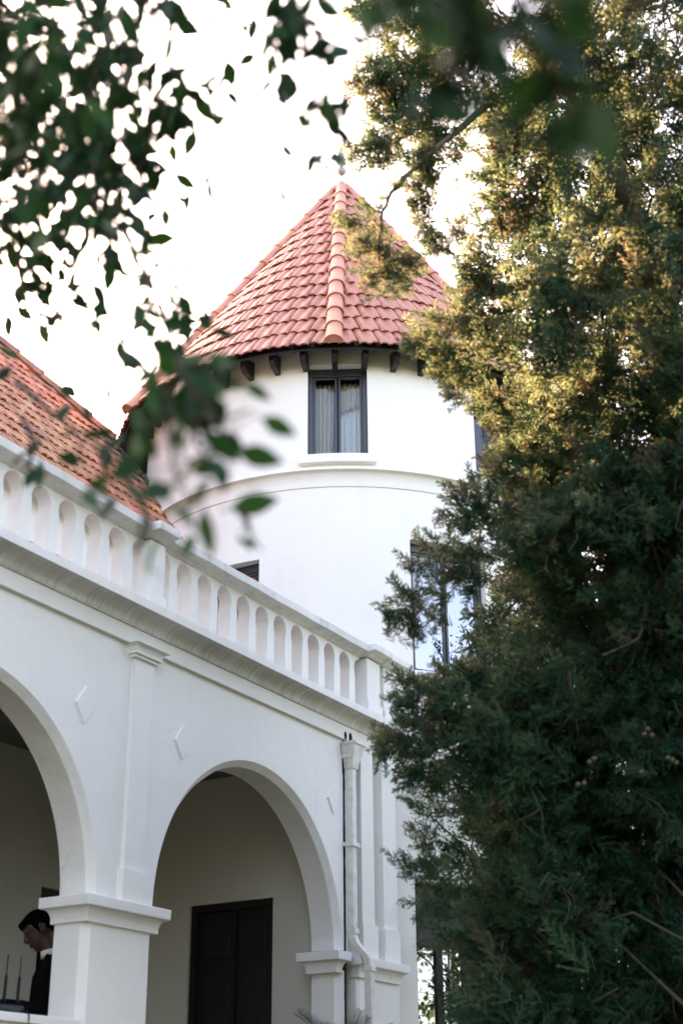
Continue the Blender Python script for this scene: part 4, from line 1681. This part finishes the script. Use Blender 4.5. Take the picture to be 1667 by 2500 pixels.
strand(9, (430, 180, 2.6), (470, 230, 2.6), (510, 285, 2.6), (530, 180, 2.6), spread=.02)
# nearer spray hanging in front of the tower
strand(16, (320, 600, 2.1), (360, 700, 2.0), (400, 780, 1.95), (430, 860, 1.9), (470, 900, 1.85), spread=.035)
strand(11, (400, 860, 1.9), (440, 900, 1.85), (490, 900, 1.85), (530, 890, 1.8), spread=.026)
strand(16, (430, 880, 1.8), (480, 960, 1.75), (530, 1030, 1.75), (580, 1110, 1.75), spread=.022)
strand(16, (420, 880, 1.8), (400, 980, 1.75), (410, 1070, 1.75), (440, 1160, 1.7), (450, 1230, 1.7), spread=.020)
strand(9, (470, 960, 1.75), (480, 1060, 1.75), (500, 1120, 1.75), spread=.020)
strand(3, (590, 1250, 1.9), (605, 1290, 1.9), (620, 1300, 1.9), spread=.008)
strand(12, (360, 900, 2.2), (290, 1000, 2.2), (260, 1080, 2.15), (250, 1150, 2.1), (265, 1230, 2.1), spread=.022)
strand(9, (40, 930, 2.4), (110, 990, 2.35), (190, 1060, 2.3), (210, 1130, 2.3), spread=.030)
strand(6, (60, 1020, 2.4), (85, 1090, 2.35), (70, 1140, 2.35), (120, 1160, 2.3), spread=.015)
strand(6, (300, 1150, 1.9), (370, 1280, 1.9), (330, 1350, 1.9), spread=.02)
# sprig at the top, over the roof apex
strand(62, (690, -80, 2.3), (720, 20, 2.25), (785, 80, 2.2), (775, 190, 2.2), (760, 300, 2.2), (752, 375, 2.2), spread=.026)
strand(36, (640, -60, 2.3), (690, 20, 2.3), (660, 90, 2.3), (690, 200, 2.3), spread=.025)
strand(14, (560, -60, 4.2), (550, 20, 4.2), (530, 70, 4.2), (515, 120, 4.2), spread=.05, size=.7)
strand(4, (640, 330, 2.3), (690, 400, 2.3), (665, 480, 2.3), spread=.02)
# heavy, very near branch at the top right
strand(58, (930, -120, 1.35), (1000, -10, 1.3), (1080, 50, 1.3), (1130, 110, 1.3), (1170, 200, 1.3), spread=.024)
strand(36, (1080, -120, 1.25), (1160, -10, 1.25), (1240, 80, 1.25), (1330, 170, 1.25), (1400, 270, 1.25), (1425, 330, 1.25), spread=.016)
strand(9, (1250, -140, 1.3), (1280, -30, 1.3), (1330, 20, 1.3), (1420, 10, 1.3), (1600, -10, 1.3), spread=.025)

leaf_objs = []
fb = MB()
allm = []
for n, P, spread, size in strands:
    segs = [(P[i + 1] - P[i]).length for i in range(len(P) - 1)]
    tot = sum(segs)
    PP, RR = wobble(P, [0.006 * (1 - 0.75 * i / (len(P) - 1)) + .001 for i in range(len(P))], 3, 0.004)
    fb = MB()
    fb.tube(PP, RR, 5)
    for k in range(n):
        s = (k + random.random()) / n * tot
        i = 0
        while i < len(segs) - 1 and s > segs[i]:
            s -= segs[i]
            i += 1
        t = min(1, s / segs[i])
        dr = (P[i + 1] - P[i]).normalized()
        p = P[i].lerp(P[i + 1], t) + Vector((random.gauss(0, spread), random.gauss(0, spread), random.gauss(0, spread)))
        v = (dr * 0.5 + Vector((random.gauss(0, .6), random.gauss(0, .6), random.gauss(-.35, .5)))).normalized()
        h = Vector((random.gauss(0, 1), random.gauss(0, 1), random.gauss(.4, 1)))
        u = v.cross(h).normalized()
        nn = u.cross(v)
        sc_ = size * random.uniform(.8, 1.3)
        Mx = frame_matrix(p, u * sc_, v * sc_, nn * sc_)
        stem = P[i].lerp(P[i + 1], max(0, t - 0.06))
        fb.tube([stem, stem.lerp(p, .5) + Vector((0, 0, .006)), p - v * 0.012 * sc_], [0.0016, 0.0013, 0.001], 3)
        dist = (p - CAM).dot(CF)
        allm.append((dist / sc_, Mx, random.choice((1, 2, 4, 4)) if 1.9 < dist < 2.9 else random.randrange(5)))  # nearer spray gets mostly lighter tints: sky light put into the leaf colour
    fb.build('hanging_twig', TWIG, FT, True, recalc=False)
allm.sort(key=lambda a: a[0])
def inframe(p):
    q = p - CAM
    z = q.dot(CF)
    x = 833.5 + FPX * q.dot(CR) / z
    y = 1250 - FPX * q.dot(CU) / z
    return -20 < x < 1690 and -20 < y < 2520


single, rest = [], []
for a in allm:
    (single if len(single) < 300 and inframe(a[1].translation) else rest).append(a)
brn = None
trunkm = MB()
far_l = {k: [] for k in range(5)}
for _, Mx, k in rest:
    far_l[k].append(Mx)
# trunk and limbs stand outside the picture, left of the viewer
m = MB()
tk = [Vector((-0.9, -1.9, -0.1)), Vector((-0.85, -2.0, 1.2)), Vector((-0.7, -2.2, 2.4)), Vector((-0.4, -2.9, 3.3)), px(-420, -260, 2.7)]
PP, RR = wobble(tk, [0.17, 0.13, 0.11, 0.08, 0.05], 4, 0.012)
m.tube(PP, RR, 12)
ft_trunk = m.build('trunk', BARK, FT, True)
starts = [s[1][0] for s in strands]
m = MB()
for s in starts:
    hub = tk[4] if s.z < 4.6 else tk[4]
    q = hub.lerp(s, 0.55) + Vector((0, 0, 0.40))
    if (s - CAM).dot(CF) > 0 and not inframe(s):
        m.tube([hub, q + Vector((random.gauss(0, .03), 0, .05)), s], [0.022, 0.013, 0.006], 6)
m.build('limb', BARK, FT, True, recalc=False)
for _, Mx, k in single:
    link('leaf', leafs[k], None, FT, Mx)
V, Fc, TT = [], [], []
o_ = 0
for k in range(5):
    me = leafs[k]
    nv = len(me.vertices)
    co = np.empty(nv * 3, np.float32)
    me.vertices.foreach_get('co', co)
    co = co.reshape(-1, 3)
    fs = [tuple(p.vertices) for p in me.polygons]
    tv = (0.15, 0.3, 0.5, 0.08, 0.75)[k]
    for Mx in far_l[k]:
        A_ = np.array(Mx)
        V.append(co @ A_[:3, :3].T + A_[:3, 3])
        Fc += [tuple(i + o_ for i in f) for f in fs]
        TT += [tv] * len(fs)
        o_ += nv
me = bpy.data.meshes.new('more_leaves')
me.from_pydata(np.concatenate(V).tolist(), [], Fc)
me.update()
at = me.attributes.new('tint', 'FLOAT', 'FACE')
at.data.foreach_set('value', np.array(TT, np.float32))
kinds(link('leaf_mass', me, FICUS, FT), 'stuff')

# ------------------------------------------------------------------ climbing shrub on the tower foot
VN = empty('climbing_shrub', (11.3, -1.0, 0), 'small leaved climbing shrub on the tower wall behind the cypress', 'shrub')
st = MB()
VQ, TI = [], []


def small_leaves(path, n, spread, l=0.026, wdt=0.009):
    for _ in range(n):
        t = random.random() * (len(path) - 1)
        i = min(int(t), len(path) - 2)
        p = path[i].lerp(path[i + 1], t - i) + Vector((random.gauss(0, spread), random.gauss(0, spread), random.gauss(0, spread)))
        v = np.array([random.gauss(0, 1), random.gauss(0, 1), random.gauss(0.1, .8)])
        v /= np.linalg.norm(v)
        s = np.cross(v, np.random.default_rng(random.randrange(10 ** 6)).normal(0, 1, 3))
        s /= np.linalg.norm(s)
        q = np.array(p)
        k = random.uniform(.7, 1.3)
        VQ.append([q, q + v * l * k * .5 + s * wdt * k, q + v * l * k, q + v * l * k * .5 - s * wdt * k])
        TI.append(1.0 if random.random() < .04 else random.betavariate(2, 2.5) * .7)


def onwall(x, y, off=0.10):
    # point on a cylinder slightly proud of the tower wall
    v = CR * (x - 833.5) + CU * (1250 - y) + CF * FPX
    R2 = RT + off
    o = Vector((CAM.x - TX, CAM.y - TY))
    a = v.x ** 2 + v.y ** 2
    b = o.x * v.x + o.y * v.y
    c = o.dot(o) - R2 * R2
    dsc = b * b - a * c
    t = (-b - math.sqrt(max(dsc, 0))) / a
    P = CAM + v * t
    if x < 1035:
        P = CAM + v * ((-0.16 - CAM.y) / v.y)
    return P


root = Vector((11.3, -1.0, 0.0))
for pts, n, sp in (([(1190, 2500), (1180, 2300), (1150, 2080), (1180, 1880), (1185, 1700), (1170, 1600), (1135, 1530)], 900, .05),
                   ([(1190, 1800), (1180, 1700), (1165, 1650), (1150, 1590)], 420, .045), ([(1180, 1720), (1140, 1690), (1115, 1670)], 60, .02), ([(1175, 1690), (1130, 1620), (1125, 1560)], 70, .02), ([(1170, 1640), (1140, 1560), (1128, 1530)], 40, .012),
                   ([(1150, 2080), (1090, 2030), (1050, 1990), (1010, 1985)], 170, .03), ([(1130, 2120), (1070, 2110), (1015, 2120)], 110, .02), ([(1100, 2140), (1030, 2200), (985, 2210)], 70, .018),
                   ([(1160, 1990), (1130, 1960), (1140, 2000), (1100, 2010)], 130, .03), ([(1180, 1900), (1060, 1890), (980, 1870), (960, 1880)], 120, .018), ([(1060, 1890), (1040, 1910), (1030, 1940)], 30, .01),
                   ([(1190, 2400), (1130, 2330), (1060, 2290), (1020, 2300)], 200, .035), ([(1200, 2450), (1150, 2430), (1120, 2470)], 200, .05)):
    path = [onwall(*p) for p in pts]
    small_leaves(path, n, sp)
    st.tube([path[0]] + [q + Vector((random.gauss(0, .006), random.gauss(0, .006), 0)) for q in path[1:]], [0.010 - 0.008 * i / (len(path) - 1) for i in range(len(path))], 5)
path0 = onwall(1190, 2500)
st.tube([root, root.lerp(path0, .5) + Vector((.05, 0, 0)), path0], [0.02, 0.016, 0.011], 6)
st.build('stem', TWIG, VN, True, recalc=False)
quads_to_obj('foliage', np.array([[list(map(float, p)) for p in q] for q in VQ]), np.array(TI), VINE, VN)

# ------------------------------------------------------------------ cycad at the foot of the arcade
CYC = empty('cycad_plant', (8.62, -0.62, 0), 'cycad with stiff feathery fronds in front of the downpipe pier', 'plant')
m = MB()
PP, RR = wobble([Vector((8.62, -0.62, -0.05)), Vector((8.62, -0.62, 0.9)), Vector((8.62, -0.6, 1.98))], [0.14, 0.13, 0.11], 6, 0.008)
m.tube(PP, RR, 12)
m.build('trunk', BARK, CYC, True)
base = Vector((8.62, -0.6, 1.98))
for k in range(34):
    az = 2 * PI * k / 34 * 1.0 + random.uniform(-.1, .1)
    el = rad(random.choice((25, 45, 62, 74)) + random.uniform(-6, 6))
    Lf = random.uniform(0.50, 0.66)
    pts = []
    p = base.copy()
    e = el
    for i in range(15):
        pts.append(p.copy())
        p = p + Vector((math.cos(az) * math.cos(e), math.sin(az) * math.cos(e), math.sin(e))) * (Lf / 14)
        e -= rad(3.6)
    VQ, TI = [], []
    for i in range(1, 15):
        for sub in (0, .33, .66):
            if i == 14 and sub > 0:
                continue
            q = pts[i].lerp(pts[min(i + 1, 14)], sub)
            tdir = (pts[min(i + 1, 14)] - pts[i - 1]).normalized()
            sd = tdir.cross(Vector((0, 0, 1))).normalized()
            up = sd.cross(tdir)
            ll = 0.11 * math.sin(PI * min(1, (i + sub) / 15) ** .7) + 0.03
            for sgn in (-1, 1):
                d = (sd * sgn * 0.75 + tdir * 0.6 + up * 0.38).normalized()
                tip = q + d * ll
                wv = tdir * 0.0035
                VQ.append([q - wv, q + wv, (q + tip) / 2 + wv * 1.1, tip])
                TI.append(random.random() * .6)
    fro = quads_to_obj('frond', np.array([[list(map(float, p)) for p in q] for q in VQ]), np.array(TI), CYCAD, CYC)
    mm = MB()
    mm.tube(pts, [0.007 - 0.0055 * i / 14 for i in range(15)], 5)
    mm.build('frond_stalk', CYCAD, fro, True, recalc=False)

# ------------------------------------------------------------------ garden trees round the house
GT = []


def garden_tree_mesh(seed, H=7.0, R=2.4, n=9000):
    rg = np.random.default_rng(seed)
    ncl = 90
    cen = rg.normal(0, 1, (ncl, 3))
    cen /= np.linalg.norm(cen, axis=1, keepdims=True)
    cen *= rg.uniform(.45, 1.0, (ncl, 1)) * np.array([R, R, H * .36])
    cen[:, 2] += H * .62
    idx = rg.integers(0, ncl, n)
    p = cen[idx] + rg.normal(0, .26, (n, 3))
    v = rg.normal(0, 1, (n, 3))
    v /= np.linalg.norm(v, axis=1, keepdims=True)
    s = np.cross(v, rg.normal(0, 1, (n, 3)))
    s /= np.linalg.norm(s, axis=1, keepdims=True)
    L_ = rg.uniform(.09, .17, (n, 1))
    Q = np.stack([p, p + v * L_ * .5 + s * L_ * .3, p + v * L_, p + v * L_ * .5 - s * L_ * .3], 1)
    t = np.clip(rg.beta(2, 2.4, ncl)[idx] * .8 + rg.normal(0, .1, n), 0, 1)
    return Q, t, cen


def garden_tree(loc, seed, H, R, n, label, grp):
    e = empty('garden_tree', loc, label, 'tree', grp)
    Q, t, cen = garden_tree_mesh(seed, H, R, n)
    Q = Q + np.array(loc)
    quads_to_obj('crown', Q, t, BUSH, e)
    mm = MB()
    L0 = Vector(loc)
    PP, RR = wobble([L0 + Vector((0, 0, -.1)), L0 + Vector((0.1, 0, H * .3)), L0 + Vector((0, .1, H * .75))], [0.16, 0.12, 0.04], 4, 0.02)
    mm.tube(PP, RR, 9)
    for c in cen[::6]:
        a = L0 + Vector((0, 0, H * .35))
        mm.tube([a, a.lerp(L0 + Vector(c), .5) + Vector((0, 0, .15)), L0 + Vector(c)], [0.05, 0.03, 0.01], 5)
    mm.build('trunk', BARK, e, True, recalc=False)
    return e


garden_tree((16.2, -2.9, 0), 1, 8.2, 2.3, 14000, 'leafy green garden tree close behind the tower, seen through cypress gaps', 'trees behind the tower')
garden_tree((19.5, -6.0, 0), 2, 9.0, 3.0, 14000, 'leafy green garden tree far behind the cypress trunk', 'trees behind the tower')
garden_tree((13.6, -5.6, 0), 3, 5.6, 2.0, 12000, 'low bushy garden tree behind the foot of the cypress', 'trees behind the tower')
for x, y, h, r, sd, lb in ((-6.5, -9.0, 9.5, 3.2, 4, 'bushy garden tree left of the lawn, behind the viewer'), (-4.5, -2.5, 9.5, 3.0, 9, 'large garden tree beside the far end of the arcade'), (-1.0, -12.0, 10.0, 3.2, 5, 'round garden tree straight across the lawn from the first arch'),
                           (5.0, -13.0, 10.5, 3.3, 6, 'broad garden tree across the lawn from the arcade'), (9.6, -12.5, 7.0, 2.6, 7, 'small garden tree across the lawn facing the tower'), (14.5, -12.5, 10.0, 3.2, 8, 'tall garden tree at the far end of the lawn')):
    garden_tree((x, y, 0), sd, h, r, 11000, lb, 'trees across the garden')

# ------------------------------------------------------------------ person on the porch
PERS = empty('person', (7.07, 0.57, 1.30), 'person in black suit and white shirt looking down behind the parapet', 'person')
FWD = Vector((-0.70, 0.714, 0))
LEFT = Vector((-0.714, -0.70, 0))        # his left, towards the garden
O = Vector((7.07, 0.57, 1.30))


def B(f, l, z):
    return O + FWD * f + LEFT * l + Vector((0, 0, z))


def remesh(o, vox, sm=4):
    r = o.modifiers.new('remesh', 'REMESH')
    r.mode = 'VOXEL'
    r.voxel_size = vox
    r.use_smooth_shade = True
    s = o.modifiers.new('smooth', 'SMOOTH')
    s.factor = 0.5
    s.iterations = sm
    return o


def ell(mb, pts, n=14):
    """loft of ellipses in the body frame: (f, l, z, rf, rl)"""
    mb.loft([[B(f + rf * math.cos(2 * PI * k / n), l + rl * math.sin(2 * PI * k / n), z) for k in range(n)] for f, l, z, rf, rl in pts])


NECK = B(0.045, 0, 1.46)
HT = Matrix.Rotation(rad(32), 4, LEFT)     # head bowed forwards
if (HT @ Vector((0, 0, 1))).dot(FWD) < 0:
    HT = Matrix.Rotation(rad(-32), 4, LEFT)


def Hd(f, l, z):
    v = FWD * f + LEFT * l + Vector((0, 0, z))
    return NECK + Vector((0, 0, 0.03)) + (HT @ v)


body = MB()
ell(body, [(0, 0, 0.86, .10, .15), (0, 0, 1.0, .10, .15), (0.0, 0, 1.2, .10, .16), (0, 0, 1.35, .095, .17), (0.0, 0, 1.43, .06, .10)])
body.tube([B(-0.005, 0, 1.40), B(0.03, 0, 1.47), Hd(0.0, 0, 0.05), Hd(0, 0, 0.10)], [0.062, 0.060, 0.060, 0.060], 14)
# head loft: (z, front, back, half width) with the chin at z = 0.02
prof = [(0.012, 0.070, 0.020, .022), (0.024, 0.088, 0.0, .038), (0.045, 0.086, -0.035, .052), (0.060, 0.094, -0.055, .058), (0.078, 0.092, -0.070, .062), (0.095, 0.090, -0.083, .066), (0.115, 0.088, -0.092, .069), (0.135, 0.086, -0.097, .072), (0.150, 0.094, -0.100, .074), (0.175, 0.092, -0.100, .075), (0.200, 0.078, -0.093, .071), (0.220, 0.052, -0.074, .058), (0.234, 0.018, -0.045, .034)]
n = 18
body.loft([[Hd((fr_ + bk) / 2 + (fr_ - bk) / 2 * math.cos(2 * PI * k / n), wd * math.sin(2 * PI * k / n), z) for k in range(n)] for z, fr_, bk, wd in prof])
body.tube([Hd(0.088, 0, 0.148), Hd(0.102, 0, 0.122), Hd(0.110, 0, 0.101), Hd(0.102, 0, 0.090)], [0.008, 0.010, 0.013, 0.012], 8)
for s in (-1, 1):
    body.ball(Hd(0.106, 0.013 * s, 0.095), 0.009)
    Mh = HT.to_3x3()
    body.ball(Hd(-0.012, 0.076 * s, 0.118), 0.020, 0.020, 0.033)
    body.ball(Hd(0.082, 0.032 * s, 0.148), 0.014, 0.014, 0.008)
    # legs
    body.tube([B(0, 0.085 * s, 0.90), B(0.01, 0.09 * s, 0.48), B(-0.02, 0.09 * s, 0.09)], [0.085, 0.055, 0.04], 10)
    body.tube([B(-0.05, 0.09 * s, 0.035), B(0.05, 0.095 * s, 0.035), B(0.15, 0.10 * s, 0.025)], [0.035, 0.038, 0.025], 8)
body.ball(Hd(0.096, 0, 0.068), 0.010, 0.010, 0.006)
body.ball(Hd(0.094, 0, 0.055), 0.011, 0.011, 0.006)
# arms reaching forward to the kit on the parapet
arms = {}
for s in (-1, 1):
    sh = B(0.0, 0.185 * s, 1.365)
    el = B(0.06, 0.235 * s, 1.085)
    wr = B(0.335, 0.185 * s if s > 0 else -0.10, 1.125)
    arms[s] = (sh, el, wr)
    body.tube([B(0, 0.10 * s, 1.37), sh, sh.lerp(el, .5), el, el.lerp(wr, .5), wr], [0.055, 0.055, 0.045, 0.040, 0.036, 0.027], 10)
    dv = (wr - el).normalized()
    sd = dv.cross(Vector((0, 0, 1))).normalized()
    up = sd.cross(dv)
    pc = wr + dv * 0.05
    body.tube([wr, wr + dv * 0.03, pc + dv * .03], [(0.027, 0.018), (0.036, 0.017), (0.038, 0.015)], 10)
    for j, (off, ln) in enumerate(((-0.030, 0.062), (-0.010, 0.075), (0.010, 0.070), (0.029, 0.055))):
        a = pc + dv * 0.025 + sd * off
        b = a + dv * ln * .5 - up * 0.006
        c = b + dv * ln * .35 - up * 0.022
        d = c + dv * ln * .12 - up * 0.022
        body.tube([a, b, c, d], [0.0095, 0.009, 0.0082, 0.007], 7)
    a = wr + dv * 0.025 - sd * 0.03 * s * -1
    body.tube([a, a + dv * .03 + sd * .022 * s - up * .01, a + dv * .055 + sd * .026 * s - up * .028], [0.011, 0.010, 0.0085], 7)
remesh(body.build('body', SKIN, PERS, True), 0.006, 3)
# hair: cap over the skull, short at the sides, lifted quiff at the front
hr = MB()
hp = [(0.100, -0.028, -0.098, .0715), (0.118, -0.004, -0.103, .0748), (0.138, 0.020, -0.106, .0768), (0.156, 0.045, -0.108, .0782), (0.172, 0.080, -0.108, .0800), (0.200, 0.098, -0.104, .0785), (0.222, 0.086, -0.088, .068), (0.240, 0.045, -0.060, .047), (0.250, 0.010, -0.030, .018)]
hr.loft([[Hd((a + b) / 2 + (a - b) / 2 * math.cos(2 * PI * k / 20), w_ * math.sin(2 * PI * k / 20), z) for k in range(20)] for z, a, b, w_ in hp])
hr.loft([[Hd((a + b) / 2 + (a - b) / 2 * math.cos(2 * PI * k / 16), w_ * math.sin(2 * PI * k / 16), z) for k in range(16)] for z, a, b, w_ in [(0.070, -0.068, -0.080, .036), (0.095, -0.050, -0.0935, .062), (0.125, -0.038, -0.102, .0735), (0.150, -0.020, -0.106, .0765), (0.172, 0.02, -0.107, .0772)]])
for s_ in (-1, 1):
    hr.tube([Hd(0.020, 0.0735 * s_, 0.172), Hd(0.016, 0.0735 * s_, 0.140), Hd(0.010, 0.0700 * s_, 0.104)], [0.020, 0.012, 0.006], 8)
for k in range(9):
    l = (k - 4) * 0.015
    hr.tube([Hd(0.070, l, 0.210), Hd(0.100, l * 1.05, 0.205), Hd(0.102 - abs(k - 4) * .003, l * 1.1 + random.gauss(0, .004), 0.196 + random.gauss(0, .006)), Hd(0.100 - abs(k - 4) * .003, l * 1.1 + random.gauss(0, .004), 0.166 + random.gauss(0, .010))], [0.013, 0.011, 0.007, 0.003], 6)
remesh(hr.build('hair', HAIR, PERS, True), 0.006, 2)
# suit jacket
jk = MB()
ell(jk, [(0.0, 0, 0.74, .135, .205), (0, 0, 0.95, .125, .195), (0.005, 0, 1.10, .125, .195), (0.01, 0, 1.25, .130, .205), (0.0, 0, 1.36, .115, .200), (-0.01, 0, 1.415, .085, .135), (-0.02, 0, 1.452, .066, .078)], 20)
for s in (-1, 1):
    sh, el, wr = arms[s]
    jk.tube([B(0, 0.11 * s, 1.355), sh, sh.lerp(el, .5), el, el.lerp(wr, .5), wr - (wr - el).normalized() * .012], [0.085, 0.078, 0.066, 0.060, 0.054, 0.044], 12)
    # lapels and pocket flap stand proud of the front
    jk.tube([B(0.05, 0.062 * s, 1.445), B(0.115, 0.058 * s, 1.32), B(0.138, 0.018 * s, 1.10)], [(0.030, 0.010), (0.036, 0.010), (0.012, 0.008)], 8)
    jk.box(-0.06, 0.06, -0.012, 0.012, -0.02, 0.02, Matrix.Translation(B(0.06, 0.192 * s, 0.92)) @ Matrix.Rotation(math.atan2(FWD.y, FWD.x), 4, 'Z'))
remesh(jk.build('suit_jacket', SUIT, PERS, True), 0.008, 3)
tr_ = MB()
for s in (-1, 1):
    tr_.tube([B(0, 0.06 * s, 0.98), B(0, 0.085 * s, 0.86), B(0.012, 0.092 * s, 0.48), B(-0.015, 0.092 * s, 0.08)], [0.11, 0.105, 0.078, 0.066], 12)
remesh(tr_.build('trousers', SUIT, PERS, True), 0.012, 3)
shoe = MB()
for s in (-1, 1):
    shoe.tube([B(-0.07, 0.09 * s, 0.042), B(0.05, 0.095 * s, 0.044), B(0.17, 0.10 * s, 0.032), B(0.205, 0.10 * s, 0.026)], [0.038, 0.046, 0.040, 0.020], 10)
shoe.build('shoes', GADGET, PERS, True)
cl = MB()
ringc = lambda z, a, tilt: [B(0.012 + a * math.cos(t) * 1.04 + tilt, a * math.sin(t), z + 0.016 * -math.cos(t)) for t in [2 * PI * k / 24 for k in range(24)]]
cl.loft([ringc(1.435, 0.076, 0), ringc(1.478, 0.069, 0.012), ringc(1.480, 0.066, 0.012), ringc(1.44, 0.068, 0.0)])
cl.build('shirt_collar', SHIRT, PERS, True)
cf = MB()
for s in (-1, 1):
    sh, el, wr = arms[s]
    dv = (wr - el).normalized()
    cf.tube([wr - dv * .03, wr + dv * 0.006], [0.034, 0.033], 12)
cf.build('shirt_cuff', SHIRT, PERS, True)

# ------------------------------------------------------------------ radio receiver on the parapet
zt = 2.312
RX = empty('radio_receiver', (6.12, 0.06, zt), 'small dark radio unit with two upright rod antennas on parapet', 'receiver')
m = MB()
m.box(6.005, 6.23, 0.035, 0.15, zt + 0.001, zt + 0.044)
bevel(m.build('case', GADGET, RX), 0.006)
m = MB()
m.box(6.02, 6.215, 0.031, 0.0345, zt + 0.010, zt + 0.036)
m.build('front_panel', GREYP, RX)
for k in range(3):
    m = MB()
    cx = 6.045 + 0.03 * k
    m.tube([(cx, 0.031, zt + 0.023), (cx, 0.022, zt + 0.023)], 0.008, 12)
    m.build('knob', GREYP, RX, True)
for cx in (6.085, 6.19):
    m = MB()
    cyy = 0.055
    m.tube([(cx, cyy, zt + 0.04), (cx, cyy, zt + 0.06), (cx + .002, cyy, zt + 0.062), (cx + 0.004, cyy, zt + 0.185), (cx + 0.004, cyy, zt + 0.20), (cx + 0.006, cyy, zt + 0.292), (cx + 0.006, cyy, zt + 0.296), (cx + 0.006, cyy, zt + 0.30)], [0.012, 0.012, 0.009, 0.0085, 0.0035, 0.003, 0.0048, 0.004], 10)
    m.build('antenna', GADGET, RX, True)
CB = MB()
CB.tube([(6.20, 0.032, zt + 0.012), (6.205, -0.005, zt + 0.014), (6.208, -0.024, zt - 0.01), (6.210, -0.0235, zt - 0.15), (6.205, -0.012, zt - 0.35), (6.21, -0.010, zt - 0.8), (6.18, -0.012, zt - 1.3)], 0.0045, 8)
o = CB.build('cable', GADGET, None, True)
o['label'] = 'thin dark cable hanging over the front of the parapet'
o['category'] = 'cable'
